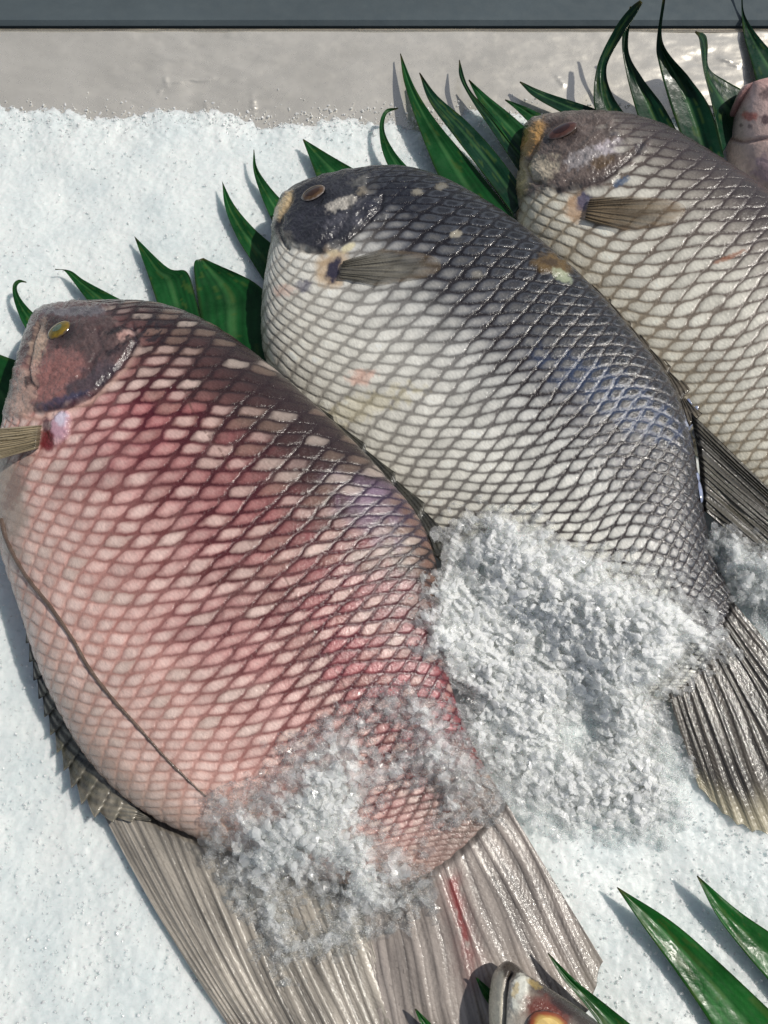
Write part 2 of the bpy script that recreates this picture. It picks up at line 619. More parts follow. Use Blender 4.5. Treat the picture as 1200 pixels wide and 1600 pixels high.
        botm = (th > math.pi)[None]
        P = P + nrm * np.where(botm, 0, hgt)[..., None]
        return mesh_obj(name, P, grid_faces(nu, len(th), True), M_SKIN, parent, colr)


def blob(c, x, y, rx, ry=None, ang=0, k=1, wob=0.5):
    """soft-edged irregular patch weight 0..1 around (x,y)"""
    ry = ry or rx
    ca, sa = math.cos(R(ang)), math.sin(R(ang))
    dx, dy = c['x'] - x, c['y'] - y
    e = np.sqrt(((dx * ca + dy * sa) / rx) ** 2 + ((-dx * sa + dy * ca) / ry) ** 2)
    sc = 0.35 * min(rx, ry) + 2
    e = e + (fbm(c['x'] / sc, c['y'] / sc, int(abs(x * 7 + y)) % 991, 3) - 0.5) * wob * 2
    return sst(1.0 + 0.25, 1.0 - 0.45, e) * k


def mixc(base, colr, k):
    return base * (1 - k[..., None]) + lin(colr) * k[..., None]


def poly_d(x, y, pts):
    """distance to an open polyline and the parameter along it; sign from the left side"""
    best = np.full(np.shape(x), 1e9); sg = np.zeros(np.shape(x)); par = np.zeros(np.shape(x))
    n = len(pts) - 1
    for i in range(n):
        ax, ay = pts[i]; bx, by = pts[i + 1]
        dx, dy = bx - ax, by - ay
        t = np.clip(((x - ax) * dx + (y - ay) * dy) / (dx * dx + dy * dy), 0, 1)
        d = np.hypot(x - ax - t * dx, y - ay - t * dy)
        m = d < best
        best = np.where(m, d, best)
        sg = np.where(m, np.sign(dx * (y - ay) - dy * (x - ax)), sg)
        par = np.where(m, (i + t) / n, par)
    return best, sg, par


def in_poly(x, y, pts):
    """signed distance, positive inside"""
    best = np.full(np.shape(x), 1e9); ins = np.zeros(np.shape(x), bool)
    n = len(pts)
    for i in range(n):
        ax, ay = pts[i]; bx, by = pts[(i + 1) % n]
        dx, dy = bx - ax, by - ay
        t = np.clip(((x - ax) * dx + (y - ay) * dy) / (dx * dx + dy * dy), 0, 1)
        best = np.minimum(best, np.hypot(x - ax - t * dx, y - ay - t * dy))
        if ay != by:
            c = ((ay > y) != (by > y)) & (x < (bx - ax) * (y - ay) / (by - ay) + ax)
            ins ^= c
    return np.where(ins, best, -best)


def soft_head(c, pts, soft=14, wob=14):
    d = in_poly(c['x'] + (fbm(c['x'] / 18, c['y'] / 18, 51, 3) - .5) * wob * 2,
                c['y'] + (fbm(c['x'] / 18, c['y'] / 18, 57, 3) - .5) * wob * 2, pts)
    return sst(-soft, soft, d), d


def mottle(c, base, amt=0.25, sc=9, k=0):
    n = fbm(c['x'] / sc, c['y'] / sc, k + 100, 4) - 0.5
    return base * (1 + n * 2 * amt)[..., None]


def groove(c, pts, width, depth):
    d, sg, t = poly_d(c['x'], c['y'], pts)
    e = np.exp(-(d / width) ** 2) * sst(0, 0.08, t) * sst(1, 0.92, t)
    return e, -depth * MM * e, d, sg


# ---------------- pink fish
F1 = Fish([(63, 512), (80, 489), (120, 485), (190, 484), (270, 491), (345, 522), (420, 575), (490, 635), (555, 695), (610, 755), (655, 810),
           (683, 880), (692, 970), (705, 1070), (740, 1165), (797, 1266)],
          [(62, 516), (50, 552), (36, 605), (18, 670), (5, 740), (0, 810), (12, 880), (38, 960), (65, 1045), (100, 1122), (145, 1195),
           (215, 1262), (310, 1310), (420, 1350), (530, 1380), (640, 1392)],
          [9, 12, 15, 17, 18, 17, 15, 11, 8, 6], [8, 7, 6, 5, 5, 5, 5, 5, 5, 5],
          [0, 9, 15, 19, 22, 24, 25, 25.5, 25, 24, 22, 19, 15, 11, 7, 3])
OPER1 = [(205, 478), (222, 505), (212, 540), (186, 572), (168, 590), (140, 618), (105, 634), (60, 645), (20, 655), (-20, 650), (40, 480), (100, 470)]


def paint1(c):
    x, y, w, u, r = c['x'], c['y'], c['w'], c['u'], c['r']
    fill = ramp(w, [(0, (42, 30, 28)), (0.10, (54, 38, 36)), (0.20, (84, 57, 54)), (0.34, (152, 106, 101)), (0.55, (204, 158, 152)),
                    (0.8, (218, 182, 172)), (1, (208, 182, 168))])
    line = ramp(w, [(0, (34, 22, 22)), (0.2, (48, 28, 28)), (0.4, (74, 38, 38)), (0.62, (112, 60, 58)), (0.8, (156, 98, 88)), (1, (176, 132, 118))])
    vein = fbm(x / 120, y / 120, 5, 2)
    line = line * (0.75 + 0.5 * vein)[..., None]
    # blood flush bands along the flank
    red = np.clip(blob(c, 590, 1010, 95, 200, -20, 0.75, 0.4) + blob(c, 690, 1120, 70, 110, -20, 0.7) + blob(c, 180, 680, 130, 60, -30, 0.35) + blob(c, 330, 760, 230, 90, 40, .45) + blob(c, 420, 1010, 200, 60, 10, .35), 0, 1)
    fill = mixc(fill, (176, 92, 98), red * 0.65)
    line = mixc(line, (84, 20, 34), red * 0.85)
    pur = blob(c, 600, 800, 75, 50, 30, 0.75) + blob(c, 560, 770, 60, 30, 20, 0.3)
    fill = mixc(fill, (150, 128, 150), np.clip(pur, 0, 1) * 0.6)
    line = mixc(line, (62, 44, 70), np.clip(pur, 0, 1) * 0.7)
    dk = blob(c, 660, 850, 45, 90, -25, 0.8) * sst(0.3, 0.08, w)
    fill = mixc(fill, (122, 92, 78), dk)
    fill = fill * (0.80 + 0.34 * c['jit'])[..., None]
    fill = mixc(fill, (150, 128, 112), (c['jit3'] > .7) * 0.35 * sst(.7, .3, w))
    fill = mixc(fill, (206, 190, 178), (c['jit3'] < .12) * 0.5)
    pale = ((c['jit2'] > 0.62) * sst(0.9, 0.4, r))
    fill = mixc(fill, (232, 204, 194), pale * 0.45 * sst(0.06, 0.3, w))
    core = sst(0.75, 0.1, r)
    fill = mixc(fill, (236, 216, 206), core * 0.25 * sst(0.2, 0.6, w))
    dkm = 0.42 * sst(0.30, 0.9, r) + 0.58 * sst(0.80, 0.96, r)
    # scale margins also stain the front half of a covered cell
    smear = sst(0.26, 0.0, np.minimum(c['a'], c['b'])) * sst(0.75, 0.3, w)
    k = np.clip(dkm + smear * 0.55, 0, 1)
    k = k * (0.55 + 0.45 * sst(0.95, 0.35, w)) * (0.75 + 0.5 * fbm(x / 25, y / 25, 61, 2))
    k = np.clip(k, 0, 1)
    nape = sst(0.0, 0.18, w)
    colr = fill * (1 - k[..., None]) + line * k[..., None]
    colr = mottle(c, colr, 0.16, 6, 2)
    colr = mottle(c, colr, 0.14, 50, 9)
    sm = (0.55 + 0.45 * nape) * sst(0.02, 0.2, u)
    # head
    hm, hd = soft_head(c, OPER1, 6, 10)
    hm = hm * (1 - 0.85 * blob(c, 222, 492, 52, 44, 0, 1, .6))
    head = np.ones(colr.shape) * lin((88, 70, 70))
    head = mixc(head, (150, 104, 98), blob(c, 90, 590, 65, 45, 0, 0.8))
    head = mixc(head, (74, 66, 72), blob(c, 150, 600, 55, 26, -25, 0.9))
    head = mixc(head, (64, 62, 84), blob(c, 120, 625, 55, 10, -12, 0.85))
    head = mixc(head, (88, 72, 70), blob(c, 150, 530, 80, 28, -10, 0.8))
    head = mixc(head, (196, 170, 150), blob(c, 62, 540, 14, 40, 14, 0.85))
    head = mixc(head, (188, 158, 144), blob(c, 35, 630, 22, 60, 12, 0.8))
    head = mixc(head, (112, 112, 118), blob(c, 130, 490, 75, 8, 0, 0.7))
    head = mixc(head, (40, 34, 36), blob(c, 190, 516, 26, 6, -20, 0.95) + 0)
    head = mixc(head, (24, 20, 26), blob(c, 222, 524, 14, 7, 30, 0.9))
    head = mixc(head, (190, 150, 140), blob(c, 205, 525, 22, 9, -20, 0.7))
    head = mixc(head, (44, 32, 34), blob(c, 48, 598, 5, 11, 15, 0.8) + blob(c, 92, 545, 3, 5, 0, 0.8) + blob(c, 70, 557, 2, 3, 0, .8))
    head = head * (1 + (fbm((x + 2 * y) / 12, (2 * x - y) / 40, 161, 4) - .5) * .7)[..., None]; head = mottle(c, head, 0.28, 16, 5); head = mottle(c, head, 0.16, 4, 6)
    head = mixc(head, (44, 36, 36), blob(c, 96, 520, 27, 22, 35, .75, .25))
    colr = colr * (1 - hm[..., None]) + head * hm[..., None]
    sm = sm * (1 - hm)
    # streaked skin marks on the nape
    st = blob(c, 225, 520, 60, 22, -25, 1, .8) * sst(.5, .62, fbm((x + y) / 9, (x - y) / 26, 88, 3))
    colr = mixc(colr, (38, 30, 34), st * 0.85)
    ext = np.zeros(x.shape)
    e, g, d, sg = groove(c, [(205, 500), (214, 535), (190, 570), (165, 595), (138, 620), (105, 634), (50, 646)], 4.5, 1.1)
    ext += g + hm * (1.1 + (fbm(x / 2.6, y / 2.6, 171, 2) - .5) * .35 + (fbm(x / 26, y / 26, 71, 4) - .5) * 1.8 + (fbm((x + y) / 9, (x - y) / 22, 72, 3) - .5) * .7) * MM
    colr = mixc(colr, (40, 30, 40), e * 0.65)
    e2 = np.exp(-((d - 9) / 4.5) ** 2) * (sg < 0)
    colr = mixc(colr, (206, 170, 154), e2 * 0.55 * sst(520, 600, y))
    e3, g3, _, _ = groove(c, [(66, 503), (54, 540), (46, 575), (52, 600), (62, 612)], 3, 0.9)
    ext += g3; colr = mixc(colr, (66, 48, 46), e3 * .55)
    e3, g3, _, _ = groove(c, [(150, 512), (158, 545), (140, 580), (105, 606)], 5, 0.6)
    ext += g3; colr = mixc(colr, (70, 54, 56), e3 * .35)
    # socket of the pectoral fin: milky flap and blood
    b1 = blob(c, 94, 668, 16, 28, 20, 1, .25)
    ext += 1.2 * MM * b1
    colr = mixc(colr, (190, 150, 165), b1 * 0.9)
    colr = mixc(colr, (214, 206, 222), blob(c, 96, 655, 12, 12, 0, 0.9))
    colr = mixc(colr, (112, 34, 40), blob(c, 74, 688, 14, 22, 10, 0.95, .3))
    colr = mixc(colr, (70, 40, 50), blob(c, 72, 664, 6, 12, 0, 0.8, .3))
    sm = sm * (1 - blob(c, 80, 675, 40, 45, 0, 1, .3))
    # grey throat and belly edge
    th = blob(c, 8, 775, 34, 95, -8, 0.85, .4)
    colr = mixc(colr, (160, 146, 134), th)
    sm = sm * (1 - th * 0.9)
    colr = mixc(colr, (126, 100, 92), blob(c, 30, 745, 14, 60, 20, 0.6))
    # crusty little scales by the anal fin and the tail root
    fr = sst(0.90, 0.99, w) * sst(0.5, 0.7, u)
    colr = mixc(colr, (150, 128, 112), fr * 0.6)
    rt = sst(0.90, 1.0, u)
    colr = mixc(colr, (132, 114, 104), rt * 0.75 * sst(.3, .6, fbm(x / 14, y / 14, 19, 3) + rt * .3))
    sm = sm * (1 - 0.6 * rt)
    # thread-like lateral line
    for L in ([(288, 610), (300, 640), (318, 672), (345, 705), (362, 740)], [(425, 870), (455, 920), (480, 965), (515, 1030), (548, 1090)]):
        dd, _, t = poly_d(x, y, L)
        colr = mixc(colr, (84, 56, 48), np.exp(-(dd / 1.8) ** 2) * 0.6 * (fbm(t * 40, t * 3, 5, 1) > .35))
    # specks of dirt
    sp = (vnoise(x / 3.1, y / 3.1, 301) > 0.985)
    colr = mixc(colr, (40, 26, 26), sp * 0.5)
    return np.clip(colr, 0.004, 0.9), sm, ext


# ---------------- dark backed fish
F2 = Fish([(437, 332), (450, 313), (480, 296), (530, 285), (585, 275), (645, 272), (705, 287), (765, 318), (825, 358), (885, 408), (940, 460),
           (1000, 530), (1050, 600), (1078, 680), (1093, 770), (1112, 860), (1152, 952)],
          [(436, 336), (431, 360), (424, 395), (414, 445), (407, 505), (411, 570), (440, 640), (485, 710), (540, 775), (605, 835), (675, 890),
           (750, 945), (830, 990), (900, 1030), (960, 1065), (1010, 1090), (1050, 1097)],
          [8, 11, 14, 16, 17, 16, 14, 11, 8, 5], [5, 3, 1, -3, -8, -10, -8, -4, 2, 4],
          [0, 9, 15, 19, 22, 24, 25, 26, 26, 25, 24, 22, 19, 16, 12, 8, 5])
OPER2 = [(430, 320), (470, 285), (600, 262), (625, 290), (600, 330), (572, 352), (545, 375), (505, 395), (470, 392), (432, 380), (420, 350)]


def paint2(c):
    x, y, w, u, r = c['x'], c['y'], c['w'], c['u'], c['r']
    w2 = w + 0.10 * (0.5 - u)
    fill = ramp(w2, [(0, (18, 17, 19)), (0.12, (26, 25, 29)), (0.27, (46, 47, 53)), (0.41, (96, 97, 102)), (0.50, (188, 188, 184)), (0.68, (228, 226, 216)), (1, (228, 223, 206))])
    line = ramp(w2, [(0, (18, 15, 18)), (0.3, (24, 20, 24)), (0.45, (40, 34, 36)), (0.6, (74, 66, 64)), (1, (120, 112, 104))])
    pale = sst(0.45, 0.2, u) * sst(0.3, 0.5, w)
    line = mixc(line, (168, 160, 148), pale * 0.8)
    back = sst(0.45, 0.75, u)
    line = mixc(line, (40, 33, 34), back * 0.75)
    fill = fill * (0.84 + 0.32 * c['jit'])[..., None]
    core = sst(0.8, 0.1, r)
    fill = mixc(fill, (236, 232, 222), core * 0.32 * sst(0.18, 0.5, w2))
    rim = sst(0.35, 0.7, r) * sst(1, .7, r)
    fill = mixc(fill, (120, 128, 140), rim * 0.3 * sst(.5, .2, w2))
    dkm = 0.35 * sst(0.35, 0.9, r) + 0.65 * sst(0.78, 0.95, r)
    smear = sst(0.28, 0.0, np.minimum(c['a'], c['b'])) * sst(0.7, 0.3, w2)
    k = np.clip(dkm + smear * 0.6, 0, 1) * (0.65 + 0.35 * np.clip(back + sst(.6, .3, w2), 0, 1))
    colr = fill * (1 - k[..., None]) + line * k[..., None]
    colr = mottle(c, colr, 0.14, 6, 3); colr = mottle(c, colr, 0.12, 45, 4)
    # bluish tint along the back where the membrane shows
    bl = blob(c, 960, 620, 120, 38, 32, 0.9, .6) * sst(0.5, 0.75, r)
    colr = mixc(colr, (50, 76, 116), bl * 0.5)
    colr = mixc(colr, (236, 190, 170), blob(c, 565, 590, 22, 14, -10, 0.6) + blob(c, 445, 455, 18, 10, 0, 0.4))
    colr = mixc(colr, (214, 200, 150), blob(c, 560, 640, 90, 20, -20, 0.3, .8))
    sm = sst(0.06, 0.22, u) * (0.6 + 0.4 * sst(0, 0.2, w))
    hm, hd = soft_head(c, OPER2, 9, 10)
    hm = hm * (1 - 0.85 * blob(c, 618, 285, 56, 46, 0, 1, .6))
    head = np.ones(colr.shape) * lin((48, 48, 54))
    head = mixc(head, (84, 84, 92), blob(c, 560, 340, 60, 18, -25, 0.7))
    head = mixc(head, (46, 46, 54), blob(c, 480, 345, 50, 22, -20, 0.7))
    head = mixc(head, (188, 182, 172), blob(c, 535, 322, 26, 9, -22, 0.85))
    head = mixc(head, (150, 140, 122), blob(c, 575, 300, 18, 8, -22, 0.6))
    head = mixc(head, (30, 30, 42), blob(c, 590, 320, 34, 20, -20, 0.85))
    head = mixc(head, (118, 116, 110), blob(c, 570, 285, 24, 9, -10, .6))
    head = mixc(head, (112, 108, 100), blob(c, 440, 380, 18, 22, 0, 0.6))
    head = mixc(head, (30, 30, 36), blob(c, 491, 306, 27, 21, 18, .8, .25))
    head = head * (1 + (fbm((x + 2 * y) / 12, (2 * x - y) / 40, 162, 4) - .5) * .7)[..., None]; head = mottle(c, head, 0.28, 16, 15); head = mottle(c, head, 0.16, 4, 16)
    colr = colr * (1 - hm[..., None]) + head * hm[..., None]
    sm = sm * (1 - hm)
    colr = mixc(colr, (222, 196, 152), blob(c, 446, 322, 10, 26, 28, 0.95, .3))
    colr = mixc(colr, (20, 20, 30), blob(c, 625, 305, 40, 26, 20, 0.7, .8))
    ext = np.zeros(x.shape)
    e, g, d, sg = groove(c, [(600, 300), (592, 330), (570, 352), (545, 374), (505, 394), (465, 392)], 4, 1.0)
    ext += g + hm * (1.1 + (fbm(x / 2.6, y / 2.6, 173, 2) - .5) * .35 + (fbm(x / 26, y / 26, 73, 4) - .5) * 1.8 + (fbm((x + y) / 9, (x - y) / 22, 74, 3) - .5) * .7) * MM; colr = mixc(colr, (34, 30, 36), e * 0.6)
    e3, g3, _, _ = groove(c, [(462, 306), (448, 332), (438, 358), (446, 384), (455, 392)], 3, 0.9)
    ext += g3; colr = mixc(colr, (44, 40, 40), e3 * .6)
    e3, g3, _, _ = groove(c, [(545, 312), (548, 340), (528, 368), (495, 384)], 5, 0.6)
    ext += g3; colr = mixc(colr, (40, 38, 46), e3 * .4)
    colr = mixc(colr, (222, 212, 176), blob(c, 543, 388, 13, 6, -30, 0.9, .3) + blob(c, 520, 396, 10, 7, 0, 0.6, .3))
    b1 = blob(c, 520, 420, 26, 32, 20, 1, .3)
    colr = mixc(colr, (196, 168, 132), b1 * 0.8)
    sm = sm * (1 - b1)
    colr = mixc(colr, (34, 36, 62), blob(c, 521, 423, 12, 22, 15, 0.95, .35))
    colr = mixc(colr, (70, 70, 100), blob(c, 475, 447, 12, 10, 0, 0.6, .5))
    # healed wound near the back
    b2 = blob(c, 862, 415, 30, 16, 15, 1, .35)
    colr = mixc(colr, (104, 82, 44), b2 * 0.9)
    colr = mixc(colr, (64, 48, 26), blob(c, 858, 412, 16, 7, 10, 0.9, .4))
    colr = mixc(colr, (170, 178, 150), blob(c, 878, 432, 18, 8, 30, 0.75, .4))
    ext += 0.8 * MM * b2
    sm = sm * (1 - b2)
    for (bx, by, k_) in ((712, 366, .6), (652, 300, .4), (690, 292, .3), (745, 430, .25)):
        colr = mixc(colr, (196, 188, 168), blob(c, bx, by, 10, 6, -10, k_, .4))
    colr = mixc(colr, (176, 184, 206), blob(c, 1078, 650, 9, 30, -12, 0.85, .5) + blob(c, 1092, 668, 6, 14, 0, .6, .4))
    colr = mixc(colr, (40, 34, 36), sst(0.88, 1.0, u) * sst(.3, .8, fbm(x / 12, y / 12, 7, 3)) * .6)
    sp = (vnoise(x / 3.1, y / 3.1, 303) > 0.985)
    colr = mixc(colr, (60, 46, 30), sp * 0.4)
    return np.clip(colr, 0.004, 0.9), sm, ext


# ---------------- paler fish behind
F3 = Fish([(822, 205), (838, 190), (870, 187), (925, 187), (985, 190), (1048, 206), (1102, 234), (1152, 264), (1207, 302), (1265, 352), (1325, 420), (1380, 500), (1420, 590), (1440, 690), (1470, 780)],
          [(820, 209), (810, 240), (803, 280), (798, 325), (800, 380), (815, 440), (850, 510), (900, 575), (960, 640), (1030, 705), (1100, 765), (1170, 812), (1240, 850), (1300, 880), (1370, 900)],
          [6, 9, 12, 14, 15, 14, 12, 10, 8], [3, 1, -2, -7, -10, -10, -8, -4, 2],
          [0, 10, 16, 20, 23, 25, 26, 26, 25, 24, 22, 18, 14, 9, 5])
OPER3 = [(810, 190), (880, 175), (990, 180), (1015, 215), (1000, 240), (975, 262), (950, 285), (905, 296), (860, 302), (815, 310), (790, 290), (800, 230)]


def paint3(c):
    x, y, w, u, r = c['x'], c['y'], c['w'], c['u'], c['r']
    w2 = w + 0.12 * (0.42 - u)
    fill = ramp(w2, [(0, (46, 39, 38)), (0.10, (58, 51, 50)), (0.2, (86, 78, 74)), (0.32, (148, 141, 132)), (0.45, (204, 200, 188)), (0.7, (222, 218, 204)), (1, (220, 212, 188))])
    line = ramp(w2, [(0, (46, 38, 40)), (0.3, (62, 50, 48)), (0.45, (82, 68, 60)), (0.7, (112, 98, 84)), (1, (170, 156, 130))])
    line = mixc(line, (186, 174, 150), sst(0.42, 0.2, u) * sst(0.35, 0.55, w) * 0.8)
    fill = fill * (0.84 + 0.32 * c['jit'])[..., None]
    fill = mixc(fill, (240, 236, 222), sst(0.8, 0.1, r) * 0.3 * sst(0.2, 0.5, w2))
    dkm = 0.32 * sst(0.35, 0.9, r) + 0.68 * sst(0.80, 0.96, r)
    smear = sst(0.24, 0.0, np.minimum(c['a'], c['b'])) * sst(0.6, 0.3, w2)
    k = np.clip(dkm + smear * 0.5, 0, 1) * 0.9
    colr = fill * (1 - k[..., None]) + line * k[..., None]
    colr = mottle(c, colr, 0.14, 6, 33); colr = mottle(c, colr, 0.12, 45, 34)
    sm = sst(0.10, 0.26, u) * (0.6 + 0.4 * sst(0, 0.2, w))
    hm, hd = soft_head(c, OPER3, 9, 10)
    hm = hm * (1 - 0.8 * blob(c, 1008, 202, 60, 42, 0, 1, .6))
    head = np.ones(colr.shape) * lin((104, 92, 86))
    head = mixc(head, (166, 160, 160), blob(c, 925, 245, 46, 14, -20, 0.8, .7))
    head = mixc(head, (186, 178, 184), blob(c, 955, 232, 26, 12, -20, 0.7, .6))
    head = mixc(head, (92, 74, 52), blob(c, 940, 256, 22, 10, -25, 0.8, .6))
    head = mixc(head, (198, 186, 164), blob(c, 845, 268, 30, 20, -30, 0.8, .6))
    head = mixc(head, (90, 96, 128), blob(c, 828, 270, 7, 7, 0, 0.7, .5))
    head = mixc(head, (206, 160, 96), blob(c, 833, 218, 16, 32, 30, 0.9, .3))
    head = mixc(head, (204, 186, 140), blob(c, 812, 280, 18, 40, 8, 0.9, .4))
    head = mixc(head, (52, 50, 62), blob(c, 1000, 228, 22, 10, 60, 0.7, .7) + blob(c, 960, 212, 10, 4, 0, .6) + blob(c, 1005, 212, 16, 5, 0, .6))
    head = mixc(head, (58, 46, 42), blob(c, 880, 208, 30, 20, 12, .8, .25))
    head = head * (1 + (fbm((x + 2 * y) / 12, (2 * x - y) / 40, 163, 4) - .5) * .8)[..., None]; head = mottle(c, head, 0.32, 16, 35); head = mottle(c, head, 0.18, 4, 36)
    colr = colr * (1 - hm[..., None]) + head * hm[..., None]
    sm = sm * (1 - hm)
    ext = np.zeros(x.shape)
    e, g, d, sg = groove(c, [(1008, 215), (995, 240), (968, 262), (945, 280), (900, 296), (860, 302)], 4, 1.0)
    ext += g + hm * (1.1 + (fbm(x / 2.6, y / 2.6, 175, 2) - .5) * .35 + (fbm(x / 26, y / 26, 75, 4) - .5) * 1.8 + (fbm((x + y) / 9, (x - y) / 22, 76, 3) - .5) * .7) * MM; colr = mixc(colr, (52, 44, 48), e * 0.55)
    e3, g3, _, _ = groove(c, [(850, 208), (836, 236), (824, 262), (832, 284), (850, 290)], 3, 0.9)
    ext += g3; colr = mixc(colr, (84, 62, 46), e3 * .6)
    b1 = blob(c, 905, 325, 22, 24, 20, 1, .4)
    colr = mixc(colr, (206, 170, 136), b1 * 0.8)
    colr = mixc(colr, (76, 78, 110), blob(c, 912, 315, 12, 16, 20, 0.85, .4))
    colr = mixc(colr, (72, 98, 130), blob(c, 972, 284, 14, 6, -30, .7, .6))
    sm = sm * (1 - b1)
    colr = mixc(colr, (150, 92, 60), blob(c, 1140, 402, 30, 4, -22, 0.7, .5))
    return np.clip(colr, 0.004, 0.9), sm, ext


# ---------------- pink fish at the edge, mostly out of frame
F4 = Fish([(1150, 152), (1164, 140), (1200, 130), (1250, 128), (1310, 145), (1370, 180), (1430, 230), (1480, 300)],
          [(1148, 156), (1138, 180), (1130, 215), (1126, 255), (1140, 310), (1190, 380), (1250, 440), (1330, 500)],
          [13, 16, 18, 18, 16], [8, 5, 0, -5, -6], [0, 10, 15, 18, 20, 21, 20, 16])


def paint4(c):
    x, y, w, u, r = c['x'], c['y'], c['w'], c['u'], c['r']
    colr = ramp(w, [(0, (188, 146, 140)), (0.3, (212, 170, 162)), (0.7, (224, 194, 184)), (1, (216, 192, 178))])
    colr = mixc(colr, (206, 120, 104), blob(c, 1170, 182, 14, 8, 0, 0.9))
    colr = mixc(colr, (70, 44, 54), blob(c, 1196, 186, 10, 8, 0, .8) + blob(c, 1172, 198, 4, 4, 0, .6) + blob(c, 1158, 196, 3, 3, 0, .6))
    colr = mixc(colr, (60, 50, 54), blob(c, 1200, 145, 14, 10, 0, .7))
    colr = mixc(colr, (176, 150, 170), blob(c, 1200, 262, 26, 22, 0, .5, .9))
    colr = mottle(c, colr, 0.22, 9, 43); colr = mottle(c, colr, 0.2, 4, 44)
    e, g, d, sg = groove(c, [(1128, 214), (1160, 222), (1200, 216), (1240, 200)], 3, 0.9)
    colr = mixc(colr, (120, 80, 74), e * .6)
    return np.clip(colr, .004, .9), sst(0.35, 0.6, u) * 0.5, g


# ---------------- silver fish head at the lower edge
F5 = Fish([(783, 1506), (793, 1501), (808, 1508), (826, 1524), (862, 1546), (915, 1582), (975, 1632), (1040, 1700), (1100, 1780)],
          [(779, 1509), (771, 1522), (766, 1545), (764, 1580), (768, 1625), (785, 1690), (820, 1760), (870, 1830), (930, 1890)],
          [12, 14, 15, 15, 14, 14], [12, 12, 12, 12, 11, 11], [0, 4, 6, 8, 10, 12, 13, 13, 12], p=0.8)


def paint5(c):
    x, y, w, u, r = c['x'], c['y'], c['w'], c['u'], c['r']
    colr = ramp(w, [(0, (40, 36, 34)), (0.12, (70, 62, 58)), (0.24, (140, 128, 116)), (0.5, (170, 158, 146)), (0.75, (190, 184, 170)), (1, (208, 202, 180))])
    colr = mixc(colr, (62, 54, 46), blob(c, 795, 1515, 26, 16, 20, .9, .3))
    colr = mixc(colr, (226, 218, 196), blob(c, 774, 1570, 12, 60, 4, .95, .2))
    b = blob(c, 811, 1553, 15, 32, 12, 1, .25)
    colr = mixc(colr, (226, 226, 214), b * .95)
    colr = mixc(colr, (186, 160, 96), blob(c, 806, 1548, 5, 14, 15, .6, .5) + blob(c, 835, 1538, 14, 6, 30, .6, .5))
    colr = mixc(colr, (104, 44, 34), blob(c, 852, 1580, 38, 26, 25, .9, .3))
    colr = mixc(colr, (44, 32, 32), blob(c, 880, 1572, 22, 10, 35, .8, .4))
    ext = 0.8 * MM * b
    e, g, d, sg = groove(c, [(800, 1516), (792, 1530), (788, 1560), (786, 1600), (788, 1640)], 3, 1.4)
    colr = mixc(colr, (46, 38, 32), e * .7)
    colr = mottle(c, colr, 0.2, 8, 63); colr = mottle(c, colr, .15, 3, 64)
    return np.clip(colr, .004, .9), 0.0 * x, ext + g


GROUP = 'whole fish laid out overlapping on the ice'
fish_specs = [
    (F1, paint1, 'reddish pink scaled fish in front, with yellow eye and crushed ice on its tail', dict(rowA=23, rowB=32.5, gA=(0.03, 1), phiB=50, nu=1000, nt=560)),
    (F2, paint2, 'dark backed fish with cream belly, lying between the pink fish and the paler one behind', dict(rowA=20, rowB=28.5, gA=(0.02, 1), phiB=48, nu=1000, nt=520)),
    (F3, paint3, 'pale cream and brown fish with orange lips, behind the dark backed fish', dict(rowA=20, rowB=28.5, gA=(0.06, 1), phiB=46, nu=900, nt=480)),
    (F4, paint4, 'small visible piece of a pale pink fish head at the upper right edge', dict(nu=260, nt=160)),
    (F5, paint5, 'silver and brown fish head poking up from the bottom edge over the pink tail', dict(nu=320, nt=200)),
]
fishes = []
for F, pf, lab, kw in fish_specs:
    m = F.surf(np.array([0.5]), np.array([math.pi / 2, 1.5 * math.pi]))[0]
    e = empty('whole_fish', (m[0][0], m[0][1], m[1][2]))
    tag(e, lab, 'fish', GROUP)
    F.build('body', e, pf, **kw)
    F.coarse()
    fishes.append(e)
E1, E2, E3, E4, E5 = fishes

# ice bed goes into the collision surface too
bx, by = np.meshgrid(np.linspace(-0.42, 0.42, 90), np.linspace(-0.42, WALL_Y, 90))
add_bvh(np.stack((bx, by, bed_z(bx, by)), -1), grid_faces(90, 90))
BVH = BVHTree.FromPolygons(np.concatenate(BVH_V).tolist(), np.concatenate(BVH_F).tolist())


def hit(px, py):
    d = ray(px, py)
    loc, nor, idx, dist = BVH.ray_cast(Vector(CAM), Vector(d).normalized())
    if loc is None: return at(px, py, 0.0), np.array((0, 0, 1.0))
    n = np.array(nor)
    if n @ d > 0: n = -n
    return np.array(loc), n


build_bed()
build_tray()


